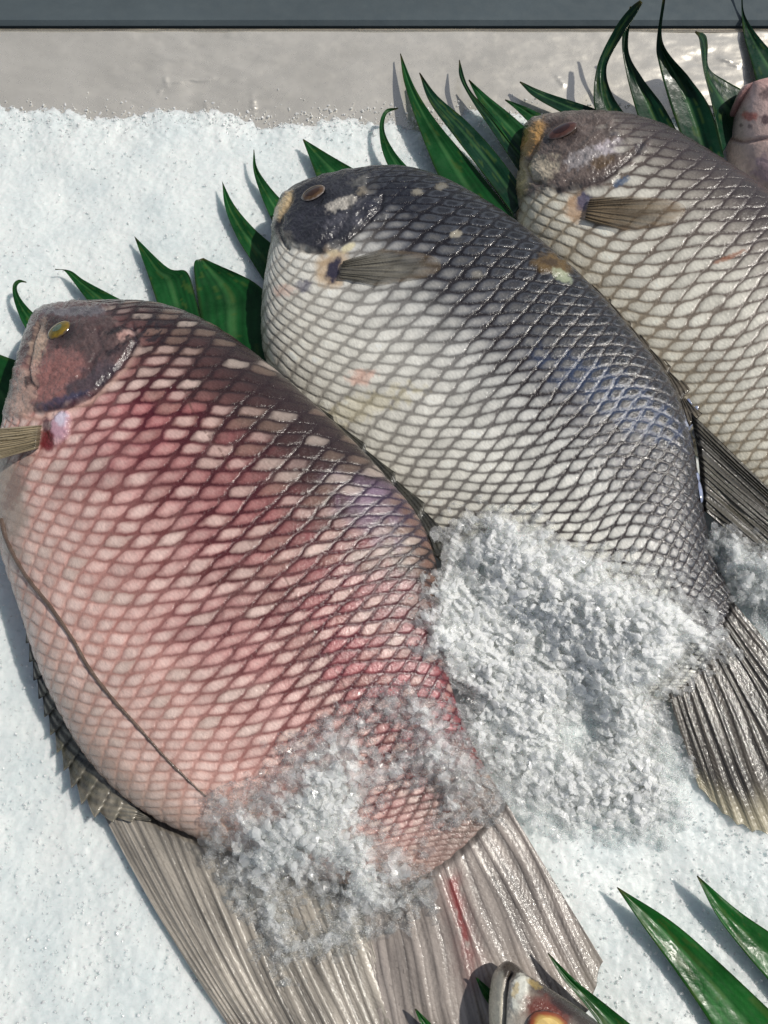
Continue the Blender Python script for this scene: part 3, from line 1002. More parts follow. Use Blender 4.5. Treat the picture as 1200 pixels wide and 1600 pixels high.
# ------------------------------------------------------------------ fish eyes
def eye(parent, px, py, rx, ry, ang, iris, mid, pupil, pr=0.42, bulge=0.4, ring=(60, 50, 46), lift=1.25):
    P, n = hit(px, py)
    P = P + n * lift * MM
    D = np.linalg.norm(P - CAM)
    mpp = D * TW / 600
    rt = np.array((1.0, 0, 0)); rt = rt - n * (rt @ n); rt /= np.linalg.norm(rt)
    up = np.cross(n, rt)
    ca, sa = math.cos(R(ang)), math.sin(R(ang))
    ax = rt * ca + up * sa; ay = -rt * sa + up * ca
    nr, na = 26, 48
    rr = np.linspace(0, 1, nr)[:, None]; aa = np.linspace(0, 2 * math.pi, na, endpoint=False)[None]
    hz = np.sqrt(np.clip(1 - (rr * 0.97) ** 2, 0, 1)) - 0.24
    V = P + ax * (rx * mpp * rr * np.cos(aa))[..., None] + ay * (ry * mpp * rr * np.sin(aa))[..., None] \
        + n * (min(rx, ry) * mpp * bulge * (hz + 0 * aa))[..., None]
    nz = fbm(np.cos(aa) * 4 + rr * 3 + 9, np.sin(aa) * 4 + rr * 2 + 5, 3, 3) - 0.5
    q = rr + nz * 0.25
    cl = lin(iris) * np.ones((nr, na, 3))
    cl = mixc(cl, mid, sst(0.85, 0.55, q))
    cl = mixc(cl, ring, sst(0.86, 1.0, q) * 0.9)
    cl = cl * (1 + nz * 0.7)[..., None]
    o = mesh_obj('eye', V, grid_faces(nr, na, True), M_EYE, parent, np.clip(cl, .003, .9))
    rr2 = rr * pr
    hz2 = np.sqrt(np.clip(1 - rr2 ** 2, 0, 1)) - 0.24
    V = P + ax * (rx * mpp * rr2 * np.cos(aa))[..., None] + ay * (ry * mpp * rr2 * np.sin(aa))[..., None] \
        + n * (min(rx, ry) * mpp * bulge * (hz2 + 0 * aa) + 0.12 * MM * (1.6 - rr))[..., None]
    cp = lin(pupil) * np.ones((nr, na, 3)) * (1 + nz * 0.6)[..., None]
    pu = mesh_obj('pupil', V, grid_faces(nr, na, True), M_EYE, o, np.clip(cp, .003, .9))
    return o


eye(E1, 95, 519, 19, 15, 35, (124, 100, 22), (104, 90, 26), (84, 98, 82), 0.4, bulge=0.45)
eye(E2, 491, 305, 19, 14, 18, (92, 70, 46), (70, 48, 28), (58, 38, 22), 0.6, ring=(128, 120, 116))
eye(E3, 879, 207, 22, 13, 12, (88, 58, 48), (78, 46, 36), (54, 30, 25), 0.55, ring=(92, 78, 72))
eye(E5, 858, 1611, 30, 24, -20, (150, 74, 40), (226, 190, 110), (236, 204, 130), 0.6, ring=(60, 26, 24), lift=0.2)


def bead(parent, px, py, rx, ry, ang, colr):
    P, n = hit(px, py)
    mpp = np.linalg.norm(P - CAM) * TW / 600
    rt = np.array((1.0, 0, 0)); rt = rt - n * (rt @ n); rt /= np.linalg.norm(rt)
    up = np.cross(n, rt)
    ca, sa = math.cos(R(ang)), math.sin(R(ang))
    ax = rt * ca + up * sa; ay = -rt * sa + up * ca
    rr = np.linspace(0, 1, 16)[:, None]; aa = np.linspace(0, 2 * math.pi, 32, endpoint=False)[None]
    ro = rr * (1 + .3 * (fbm(np.cos(aa) * 2 + px, np.sin(aa) * 2 + py, 5, 2) - .5))
    hz = np.sqrt(np.clip(1 - rr ** 2, 0, 1)) * 0.5 - .05
    V = P + ax * (rx * mpp * ro * np.cos(aa))[..., None] + ay * (ry * mpp * ro * np.sin(aa))[..., None] + n * (min(rx, ry) * mpp * (hz + 0 * aa))[..., None]
    cl = lin(colr) * (0.7 + .6 * fbm(V[..., 0] * 900, V[..., 1] * 900, 6, 2))[..., None]
    return mesh_obj('slime_bead', V, grid_faces(16, 32, True), M_EYE, parent, cl)


for a in ((1094, 768, 8, 19, -10, (140, 150, 178)), (1090, 745, 6, 7, 0, (150, 160, 190)), (1080, 655, 6, 20, -20, (160, 170, 196)), (1088, 676, 7, 8, 0, (176, 180, 190)), (1076, 632, 5, 9, 10, (140, 152, 186))):
    bead(E2, *a)


# ------------------------------------------------------------------ fins
def resample(pts, n):
    P = np.asarray(pts, float)
    L = np.concatenate(([0], np.cumsum(np.linalg.norm(np.diff(P, axis=0), axis=1))))
    t = np.linspace(0, L[-1], 200)
    dense = spline(P, np.interp(t, L, np.linspace(0, 1, len(P))))
    L2 = np.concatenate(([0], np.cumsum(np.linalg.norm(np.diff(dense, axis=0), axis=1))))
    tt = np.linspace(0, L2[-1], n)
    return np.stack([np.interp(tt, L2, dense[:, k]) for k in range(2)], -1)


def fin(name, parent, base, tip, zb, zt, rays, colf, relief=0.5, wave=1.0, nb=260, nl=160, ragged=0.02, drape=None, bend=0.0, thick=0.5, seed=0):
    """ruled fan of rays from the base line (px) to the tip line (px)"""
    B = resample(base, nb); T = resample(tip, nb)
    v = np.linspace(0, 1, nb)[:, None]
    k = np.linspace(0, 1, nl)[None]
    rg = 1 - ragged * (fbm(v * rays * 0.5, v * 3, 70 + seed, 3)[..., 0:1] * 1.5 + 0.5 * np.abs(np.sin(v * rays * math.pi)))
    kk = k * rg
    X = B[:, None, 0] * (1 - kk) + T[:, None, 0] * kk
    Y = B[:, None, 1] * (1 - kk) + T[:, None, 1] * kk
    d = T - B
    nrm = np.stack((-d[:, 1], d[:, 0]), -1) / np.linalg.norm(d, axis=1, keepdims=True)
    bo = bend * np.sin(math.pi * kk)
    X = X + nrm[:, None, 0] * bo; Y = Y + nrm[:, None, 1] * bo
    vw = v + (fbm(v * rays * .35, k * 0.7, 85 + seed, 3) - .5) * 2.2 / rays + (fbm(v * 3, k * 1.3, 84 + seed, 2) - .5) * 0.02
    ph = vw * rays
    pleat = 0.5 + 0.5 * np.sin(ph * 2 * math.pi)
    f1 = np.abs(np.sin(ph * 2 * math.pi)) ** 0.6
    f2 = np.abs(np.sin(ph * 4 * math.pi + .7)) ** 0.6
    fork = sst(.3, .65, k + (fbm(v * rays, k * 0, 86 + seed, 1) - .5) * .3)
    rayp = f1 * (1 - fork) + (0.5 * f1 + 0.5 * f2) * fork
    amp = 0.55 + 0.9 * fbm(v * rays * .6, k * .5, 87 + seed, 2)
    seg = 0.5 + 0.5 * np.sin(k * 170 + v * 60 + 6 * vnoise(v * rays * 2, k * 0, 4))
    hgt = amp * (relief * (pleat - .5) + relief * 0.28 * (rayp - 0.4)) * MM + 0.10 * MM * (fbm(v * rays * 6, k * 60, 88 + seed, 2) - .5) \
        + 0.06 * MM * seg * rayp + wave * MM * (fbm(v * 7, k * 3, 90 + seed, 2) - 0.5) * 2 * sst(0, .3, k)
    if drape is None:
        zb_ = np.interp(v, np.linspace(0, 1, len(zb)), zb) * MM
        zt_ = np.interp(v, np.linspace(0, 1, len(zt)), zt) * MM
        Z = zb_ * (1 - k) + zt_ * k + hgt
        Z = Z - 2.2 * MM * sst(0.05, 0.0, k)
        P = at(X, Y, Z)
    else:
        cx = X[::8, ::8]; cy = Y[::8, ::8]
        H = np.zeros(cx.shape + (3,)); NN = np.zeros(cx.shape + (3,))
        for i in range(cx.shape[0]):
            for j in range(cx.shape[1]):
                H[i, j], NN[i, j] = hit(cx[i, j], cy[i, j])
        n = np.mean(NN.reshape(-1, 3), 0); n /= np.linalg.norm(n)
        zc = H[..., 2]
        # upsample surface height bilinearly
        ui = np.arange(nb) / 8; uj = np.arange(nl) / 8
        i0 = np.minimum(ui.astype(int), zc.shape[0] - 2); j0 = np.minimum(uj.astype(int), zc.shape[1] - 2)
        fi = np.clip(ui - i0, 0, 1)[:, None]; fj = np.clip(uj - j0, 0, 1)[None]
        zz = (zc[i0][:, j0] * (1 - fi) + zc[i0 + 1][:, j0] * fi) * (1 - fj) + (zc[i0][:, j0 + 1] * (1 - fi) + zc[i0 + 1][:, j0 + 1] * fi) * fj
        P = at(X, Y, zz + hgt + (drape[0] * (1 - k) + drape[1] * k) * MM)
    P2 = P - np.array((0, 0, thick * MM))
    if drape is None:
        Pc = P[::6, ::6]; add_bvh(Pc, grid_faces(Pc.shape[0], Pc.shape[1]))
    V = np.concatenate((P.reshape(-1, 3), P2.reshape(-1, 3)))
    f = grid_faces(nb, nl); n = nb * nl
    e = []
    for a in (np.arange(nl), (nb - 1) * nl + np.arange(nl), np.arange(nb) * nl, np.arange(nb) * nl + nl - 1):
        e.append(np.stack((a[:-1], a[1:], a[1:] + n, a[:-1] + n), -1))
    Fc = np.concatenate([f, f[:, ::-1] + n] + e)
    cl = colf(v + 0 * k, k + 0 * v, rayp + 0 * k, X, Y, seg)
    if cl.shape[-1] == 3: cl = np.concatenate((cl, np.ones(cl.shape[:-1] + (1,))), -1)
    cl = np.clip(cl, 0.003, 1)
    return mesh_obj(name, V, Fc, M_FIN, parent, np.concatenate((cl.reshape(-1, 4), cl.reshape(-1, 4))))


def fincol(dark, light, tipc=None, alpha=(1, 1), blood=None, streak=0.35, seed=0):
    def f(v, k, rp, X, Y, seg):
        n = fbm(v * 40, k * 3, 120 + seed, 3)
        m = np.clip(rp * 0.5 + (n - 0.5) * 1.3 + 0.28, 0, 1)
        c = lin(dark) * (1 - m[..., None]) + lin(light) * m[..., None]
        c = mixc(c, tuple(int(q * .8) for q in dark), sst(.1, 0, k + (n - .5) * .08) * .6)
        big = fbm(X / 60, Y / 60, 130 + seed, 3)
        c = c * (0.65 + 0.7 * big)[..., None]
        if tipc is not None: c = mixc(c, tipc, sst(0.72, 0.97, k + (n - .5) * .12) * 0.85)
        sp = vnoise(X / 3.5, Y / 3.5, 140 + seed) > 0.93
        c = mixc(c, tuple(int(q * .6) for q in dark), sp * 0.4)
        if blood is not None:
            d, _, t = poly_d(X, Y, blood)
            bn = fbm(X / 9, Y / 22, 151, 3)
            c = mixc(c, (122, 34, 36), np.exp(-(d / (5 + 6 * bn)) ** 2) * sst(.3, .55, bn + .1) * 0.9 * sst(1.0, .6, t))
            c = mixc(c, (150, 80, 74), np.exp(-(d / 24) ** 2) * 0.4 * bn)
        a = alpha[0] * (1 - k) + alpha[1] * k
        a = np.clip(a + rp * 0.2 * (a < 1), 0, 1)
        return np.concatenate((c, a[..., None]), -1)
    return f


# the pink fish
fin('caudal_fin', E1, [(548, 1385), (635, 1368), (690, 1342), (738, 1300), (786, 1246)],
    [(585, 1740), (670, 1740), (760, 1715), (850, 1655), (915, 1595), (946, 1508)],
    [5, 8, 10, 10.5, 10], [2.4, 3.4, 4, 4, 3, 3, 3], 12, fincol((84, 78, 74), (164, 154, 146), (150, 142, 132), alpha=(1, .74), blood=[(706, 1378), (716, 1420), (728, 1470), (742, 1530)]),
    relief=0.3, wave=0.6, nb=520, nl=240)
fin('anal_fin', E1, [(128, 1205), (205, 1258), (310, 1308), (430, 1352), (560, 1396)], [(372, 1625), (440, 1670), (510, 1705), (590, 1720), (680, 1735)],
    [4, 6, 7, 7, 6], [3, 4, 4, 4, 3.2], 20, fincol((84, 80, 74), (172, 164, 152), alpha=(1, .68), seed=4), relief=0.26, wave=0.7, nb=380, nl=260, bend=10, seed=4)


def SPINE(v, k, rp, X, Y, seg):
    a = fincol((24, 26, 24), (92, 90, 76), alpha=(1, .9), seed=9)(v, k, rp, X, Y, seg)
    b = fincol((84, 80, 72), (166, 158, 142), alpha=(1, .8), seed=9)(v, k, rp, X, Y, seg)
    m = sst(.55, 1.0, v + (fbm(X / 14, Y / 14, 15, 3) - .5) * .4)[..., None]
    return a * (1 - m) + b * m


def saw_strip(name, parent, base, out, teeth, zb, zo, colf, seed=0, deep=0.6):
    """spiny membrane: base line to outer line, the outer edge cut into backward-pointing teeth"""
    n = teeth * 14
    B = resample(base, n); O = resample(out, n)
    t = np.linspace(0, 1, n)
    ph = (t * teeth) % 1.0
    cut = (1 - deep) + deep * np.clip(ph, 0, 1) ** 1.3
    T = B + (O - B) * cut[:, None]
    nl = 24
    k = np.linspace(0, 1, nl)[None]
    X = B[:, None, 0] * (1 - k) + T[:, None, 0] * k; Y = B[:, None, 1] * (1 - k) + T[:, None, 1] * k
    Z = (np.interp(t, np.linspace(0, 1, len(zb)), zb)[:, None] * (1 - k) + np.interp(t, np.linspace(0, 1, len(zo)), zo)[:, None] * k + 0.9 * (ph[:, None] - .5) * k + 0.25 * np.sin(k * 24 + ph[:, None] * 9) + 0.2 * (fbm(t[:, None] * 60, k * 6, 5, 2) - .5)) * MM
    P = at(X, Y, Z)
    P2 = P - np.array((0, 0, 0.6 * MM))
    V = np.concatenate((P.reshape(-1, 3), P2.reshape(-1, 3)))
    f = grid_faces(n, nl); m = n * nl
    a = np.arange(n) * nl + nl - 1
    e = np.stack((a[:-1], a[1:], a[1:] + m, a[:-1] + m), -1)
    cl = colf(t[:, None] + 0 * k, k + 0 * t[:, None], ph[:, None] + 0 * k, X, Y, 0)
    return mesh_obj(name, V, np.concatenate((f, f[:, ::-1] + m, e)), M_FIN, parent, np.concatenate((cl.reshape(-1, 4), cl.reshape(-1, 4))))


saw_strip('spiny_fin', E1, [(52, 940), (75, 1040), (108, 1115), (140, 1182), (170, 1226), (200, 1254), (236, 1280)],
          [(31, 948), (46, 1040), (69, 1122), (94, 1192), (118, 1244), (156, 1282), (236, 1283)], 15, [8, 8, 8, 8, 8.5, 9, 9], [4, 4, 4.2, 4.6, 5.5, 6.5, 6.5],
          lambda v, k, rp, X, Y, seg: SPINE(v, k, rp, X, Y, seg), deep=0.24)
saw_strip('dorsal_fin', E1, [(470, 622), (545, 692), (610, 762), (655, 815), (684, 868)], [(472, 612), (552, 676), (618, 738), (672, 795), (704, 838)], 5, [17, 17, 15, 13, 11], [16, 15, 13, 11, 10],
          fincol((16, 18, 17), (54, 52, 42), seed=12), deep=0.35)
zp = hit(72, 682)[0][2] / MM
fin('pectoral_fin', E1, [(66, 664), (62, 699)], [(-90, 676), (-95, 742)], [zp + 1.5, zp + 1], [zp + 6, zp + 4], 9, fincol((70, 64, 52), (166, 152, 124), alpha=(1, .9), seed=21), relief=0.6, nb=90, nl=80, seed=21)
# dark backed fish
fin('caudal_fin', E2, [(1040, 1072), (1078, 1034), (1108, 992), (1140, 934)], [(1095, 1238), (1150, 1292), (1230, 1318), (1310, 1280), (1360, 1190)],
    [8, 9, 10, 11], [2, 2, 2, 3, 3], 13, fincol((20, 19, 20), (92, 86, 78), (196, 186, 156), alpha=(1, .45), seed=31), relief=0.4, wave=0.8, nb=420, nl=220, ragged=.05, seed=31)
fin('soft_dorsal_fin', E2, [(1080, 645), (1092, 720), (1098, 795)], [(1262, 822), (1266, 868), (1240, 915)],
    [14, 14, 13], [10, 9, 8], 13, fincol((20, 20, 22), (82, 78, 68), alpha=(1, 1), seed=41), relief=0.5, nb=260, nl=200, seed=41)
saw_strip('spiny_dorsal_fin', E2, [(885, 412), (945, 468), (1002, 535), (1050, 602), (1078, 665)], [(906, 398), (972, 454), (1030, 524), (1074, 584), (1100, 648)], 7, [15, 15, 14, 13, 12], [14, 14, 13, 12, 11],
          fincol((26, 24, 24), (88, 80, 66), seed=44), deep=0.7)
fin('pectoral_fin', E2, [(536, 408), (532, 420), (530, 433)], [(600, 388), (668, 396), (694, 412), (672, 432), (590, 446)], 0, 0, 8, fincol((70, 68, 64), (132, 127, 114), (138, 116, 86), alpha=(.72, .0), seed=51),
    relief=0.45, wave=.3, nb=160, nl=120, drape=(1.2, 1.0), seed=51)
# pale fish
fin('pectoral_fin', E3, [(922, 310), (917, 326), (914, 342)], [(985, 306), (1050, 312), (1074, 326), (1052, 350), (980, 360)], 0, 0, 8, fincol((92, 80, 64), (146, 128, 102), (156, 128, 94), alpha=(.72, .0), seed=61),
    relief=0.45, wave=.3, nb=160, nl=120, drape=(1.2, 1.0), seed=61)


fin('caudal_fin', E3, [(1365, 885), (1400, 860), (1440, 815), (1462, 768)], [(1400, 1040), (1470, 1090), (1570, 1070), (1640, 960)],
    [5, 6, 7, 8], [2, 2, 2, 3], 13, fincol((40, 36, 34), (120, 112, 100), (196, 186, 156), alpha=(1, .5), seed=71), relief=0.4, wave=0.8, nb=260, nl=160, ragged=.05, seed=71)
BVH = BVHTree.FromPolygons(np.concatenate(BVH_V).tolist(), np.concatenate(BVH_F).tolist())


# pelvic filament lying over the pink belly
def tube(name, parent, pts, r0, r1, colr, material, lift=0.5, n=160, seg=10):
    Q = resample(pts, n)
    C = np.array([hit(x, y)[0] for x, y in Q])
    for _ in range(6): C[1:-1, 2] = (C[:-2, 2] + C[1:-1, 2] * 2 + C[2:, 2]) / 4
    C[:, 2] += lift * MM
    tg = np.gradient(C, axis=0); tg /= np.linalg.norm(tg, axis=1, keepdims=True)
    sd = np.cross(tg, (0, 0, 1.0)); sd /= np.linalg.norm(sd, axis=1, keepdims=True)
    up = np.cross(sd, tg)
    a = np.linspace(0, 2 * math.pi, seg, endpoint=False)
    rad = np.linspace(r0, r1, n)[:, None] * MM * (1 + 0.3 * (fbm(np.linspace(0, 30, n), np.zeros(n), 5, 2)[:, None] - .5))
    V = C[:, None] + sd[:, None] * (rad * np.cos(a))[..., None] + up[:, None] * (rad * np.sin(a) * .7)[..., None]
    cl = lin(colr) * (0.6 + 0.8 * fbm(np.linspace(0, 60, n), np.ones(n), 6, 3))[:, None, None] * np.ones((n, seg, 1))
    return mesh_obj(name, V, grid_faces(n, seg, True), material, parent, cl)


tube('pelvic_fin_ray', E1, [(2, 812), (14, 852), (42, 902), (80, 950), (114, 1000), (140, 1045), (176, 1092), (215, 1135), (255, 1180), (290, 1215), (322, 1245)], 0.85, 0.3, (96, 80, 70), M_SKIN)

# ------------------------------------------------------------------ leaves
LG = 'cut green palm leaf blades tucked around the fish'


def leaf(label, left, right, z0, z1, fold=1.2, tone=(22, 74, 34), seed=0, lifts=None):
    """left and right px edges from base to tip; z0 base height, z1 tip height (mm)"""
    nl, nw = 64, 17
    A = resample(left, nl); B = resample(right, nl)
    k = np.linspace(0, 1, nl)[:, None]; s = np.linspace(-1, 1, nw)[None]
    X = A[:, None, 0] * (1 - s) / 2 + B[:, None, 0] * (1 + s) / 2
    Y = A[:, None, 1] * (1 - s) / 2 + B[:, None, 1] * (1 + s) / 2
    wid = np.linalg.norm(A - B, axis=1)[:, None]
    zc = z0 + (z1 - z0) * k ** 1.4 if lifts is None else np.interp(k, np.linspace(0, 1, len(lifts)), lifts)
    Z = (zc + fold * np.minimum(wid / 60, 1) * (np.abs(s) - 0.5) + 0.9 * (fbm(k * 4 + seed, s * 1.5 + 3, seed, 2) - .5) + 0.08 * np.sin(s * 22)) * MM
    P = at(X, Y, Z)
    P2 = P - np.array((0, 0, 0.35 * MM))
    V = np.concatenate((P.reshape(-1, 3), P2.reshape(-1, 3)))
    f = grid_faces(nl, nw); n = nl * nw
    e = []
    for a in (np.arange(nl) * nw, np.arange(nl) * nw + nw - 1, np.arange(nw), (nl - 1) * nw + np.arange(nw)):
        e.append(np.stack((a[:-1], a[1:], a[1:] + n, a[:-1] + n), -1))
    vein = 0.5 + 0.5 * np.sin(s * 26 + seed)
    rib = np.exp(-((s + 0.05) / 0.07) ** 2)
    cl = lin(tone) * (0.75 + 0.35 * vein[..., None] + 0 * k[..., None])
    cl = mixc(cl, (92, 140, 84), (rib * 0.5 + 0 * k))
    cl = mixc(cl, (80, 110, 50), sst(.9, 1, np.abs(s)) * .35 + 0 * k)
    cl = cl * (0.75 + 0.5 * fbm(k * 6 + seed * 3, s * 2, 200 + seed, 3))[..., None]
    cl = mixc(cl, (96, 82, 44), sst(.93, 1.0, k) * .7 + 0 * s)
    cl = mixc(cl, (70, 92, 40), (fbm(k * 9 + seed, s * 5, 230 + seed, 3) > .68) * .5 + 0 * k)
    cl = np.clip(cl, .002, .9)
    o = mesh_obj('leaf_blade', V, np.concatenate([f, f[:, ::-1] + n] + e), M_LEAF, None, np.concatenate((cl.reshape(-1, 3), cl.reshape(-1, 3))))
    tag(o, label, 'leaf', LG)
    return o


DK = (14, 52, 34)
leaf("small leaf blade with a hooked tip left of the pink fish's eye", [(60, 540), (36, 506), (22, 470), (20, 446), (29, 437), (41, 440)], [(92, 522), (66, 500), (46, 483), (31, 464), (26, 449), (31, 441), (41, 441)], 3, 8, seed=1)
leaf("wide leaf blade cut by the left edge beside the pink fish's gill cover", [(50, 700), (0, 700), (-40, 610), (-70, 528)], [(70, 582), (38, 568), (0, 554), (-70, 526)], 3, 3, seed=2)
leaf("low slanting leaf blade with a frayed tip above the pink fish's forehead", [(165, 505), (128, 458), (110, 434), (99, 422), (86, 421)], [(235, 492), (175, 461), (132, 438), (110, 423), (86, 420)], 3, 4, seed=3)
leaf("leaf blade with a torn notch, left of the broad square cut leaf", [(262, 515), (248, 480), (232, 432), (210, 370)], [(318, 515), (303, 455), (291, 424), (262, 418), (210, 369)], 3, 5, seed=4)
leaf("broad wet leaf with a square cut top between the pink and the dark backed fish", [(322, 550), (310, 475), (303, 414), (314, 404)], [(430, 600), (418, 530), (412, 454), (318, 403)], 2, 4, seed=5, fold=2)
leaf("curved leaf blade beside the dark backed fish's cheek, lower of the two there", [(432, 470), (396, 412), (370, 370), (352, 325), (347, 284)], [(446, 400), (428, 384), (396, 356), (366, 320), (347, 283)], 3, 7, seed=6)
leaf("thin leaf blade with hair-like tip beside the dark backed fish's cream lips", [(440, 372), (424, 342), (408, 305), (396, 266), (396, 234)], [(462, 335), (444, 317), (420, 290), (402, 262), (397, 233)], 3, 8, seed=7)
leaf("triangular leaf blade rising just above the dark backed fish's eye", [(508, 310), (500, 290), (487, 255), (473, 218)], [(600, 292), (562, 269), (520, 245), (474, 217)], 4, 6, seed=8)
leaf("narrow leaf blade with a curled thread tip above the dark backed fish's forehead", [(625, 290), (608, 262), (596, 230), (593, 195), (602, 172), (622, 168)], [(668, 290), (640, 264), (616, 236), (601, 205), (604, 178), (622, 169)], 4, 9, seed=9)
leaf("tallest leaf blade of the fan between the dark backed and the pale fish", [(712, 320), (684, 272), (655, 200), (632, 130), (625, 84)], [(812, 350), (745, 265), (684, 192), (650, 140), (626, 83)], 4, 12, seed=10)
leaf("long curved leaf blade second in the fan, next to the tallest one", [(802, 335), (756, 272), (716, 220), (672, 160), (655, 114)], [(826, 308), (776, 240), (730, 190), (684, 150), (656, 113)], 6, 13, seed=11, tone=DK)
leaf("slim hooked leaf blade third in the fan left of the pale fish's mouth", [(818, 278), (776, 214), (742, 164), (719, 122), (717, 94)], [(838, 258), (792, 206), (760, 170), (732, 136), (718, 93)], 7, 13, seed=12, tone=DK)
leaf("straight leaf blade fourth in the fan pointing at the pale fish's orange lips", [(825, 258), (776, 196), (750, 160), (732, 125)], [(846, 224), (804, 184), (762, 150), (733, 124)], 7, 11, seed=13)
leaf("short low leaf blade just in front of the pale fish's eye", [(850, 212), (826, 190), (806, 170), (789, 156)], [(880, 200), (852, 182), (824, 168), (790, 155)], 6, 9, seed=14)
leaf("flat leaf blade lying over the pale fish's eye with its tip on the ice edge", [(935, 205), (872, 172), (834, 150), (812, 128)], [(1000, 200), (930, 170), (852, 144), (813, 127)], 6, 10, seed=15, tone=DK)
leaf("twisted upright leaf blade crossing the steel wall, its tip bent right", [(942, 200), (928, 160), (934, 100), (962, 42), (985, 12), (1000, 0)], [(990, 196), (958, 150), (948, 105), (972, 56), (994, 22), (1004, 4)], 8, 40, seed=16, tone=DK, fold=2)
leaf("leaf blade standing behind the pale fish's forehead, left of two tall ones", [(1008, 215), (992, 165), (978, 110), (972, 60), (984, 10)], [(1064, 216), (1036, 165), (1004, 122), (982, 78), (988, 10)], 8, 34, seed=17, tone=DK, fold=2)
leaf("broad leaf blade with a thread tip reaching onto the dark rail", [(1070, 226), (1048, 165), (1030, 100), (1026, 66), (1036, -6)], [(1132, 246), (1110, 170), (1078, 122), (1036, 66), (1040, -6)], 8, 40, seed=18, tone=DK, fold=2)
leaf("leaf blade with a rolled tip left of the pale pink fish head", [(1128, 240), (1112, 160), (1100, 112), (1095, 76), (1092, 58), (1086, 50)], [(1180, 150), (1136, 127), (1108, 106), (1106, 70), (1102, 54), (1087, 48)], 8, 30, seed=19, tone=DK, fold=2)
leaf("leaf blade above the pale pink fish head at the right edge", [(1188, 150), (1174, 95), (1161, 45), (1158, -20)], [(1260, 130), (1210, 85), (1166, 28), (1160, -20)], 8, 19, seed=20, tone=DK, fold=2)
G2 = (26, 92, 34)
leaf("long bright leaf blade lying on ice at the lower right, left of two", [(1165, 1690), (1105, 1590), (1052, 1512), (1000, 1440), (964, 1387)], [(1300, 1670), (1205, 1580), (1122, 1502), (1050, 1440), (965, 1386)], 2, 6, seed=21, tone=G2)
leaf("bright leaf blade cut by the right edge at the lower right corner", [(1290, 1640), (1205, 1536), (1164, 1488), (1120, 1430), (1089, 1369)], [(1330, 1540), (1205, 1458), (1150, 1420), (1090, 1368)], 2, 6, seed=22, tone=G2)
leaf("glossy leaf blade lying across the pink tail beside the silver fish head", [(1000, 1690), (918, 1575), (880, 1530), (855, 1489)], [(1060, 1660), (950, 1572), (900, 1532), (856, 1488)], 9, 12, seed=23, tone=(16, 76, 26))
leaf("tiny leaf tip peeping out left of the silver fish head", [(772, 1580), (755, 1556), (743, 1527)], [(785, 1562), (766, 1545), (745, 1527)], 8, 11, seed=24, tone=(16, 76, 26))
leaf("tiny leaf tip on the pink tail at the bottom edge", [(672, 1640), (660, 1608), (648, 1577)], [(700, 1630), (676, 1602), (650, 1576)], 8, 10, seed=25, tone=G2)

# ------------------------------------------------------------------ crushed ice
def _ico():
    t = (1 + 5 ** .5) / 2
    v = np.array([(-1, t, 0), (1, t, 0), (-1, -t, 0), (1, -t, 0), (0, -1, t), (0, 1, t), (0, -1, -t), (0, 1, -t), (t, 0, -1), (t, 0, 1), (-t, 0, -1), (-t, 0, 1)], float)
    f = np.array([(0, 11, 5), (0, 5, 1), (0, 1, 7), (0, 7, 10), (0, 10, 11), (1, 5, 9), (5, 11, 4), (11, 10, 2), (10, 7, 6), (7, 1, 8), (3, 9, 4), (3, 4, 2), (3, 2, 6), (3, 6, 8), (3, 8, 9), (4, 9, 5), (2, 4, 11), (6, 2, 10), (8, 6, 7), (9, 8, 1)])
    return v / np.linalg.norm(v, axis=1, keepdims=True), f


ICO_V, ICO_F = _ico()


def _subdiv(v, f):
    v = [tuple(a) for a in v]; cache = {}; out = []

    def midp(a, b):
        k = (min(a, b), max(a, b))
        if k not in cache:
            m = (np.array(v[a]) + np.array(v[b])) / 2
            v.append(tuple(m / np.linalg.norm(m))); cache[k] = len(v) - 1
        return cache[k]
    for a, b, c in f:
        ab, bc, ca = midp(a, b), midp(b, c), midp(c, a)
        out += [(a, ab, ca), (b, bc, ab), (c, ca, bc), (ab, bc, ca)]
    return np.array(v), np.array(out)


ICO2_V, ICO2_F = _subdiv(ICO_V, ICO_F)


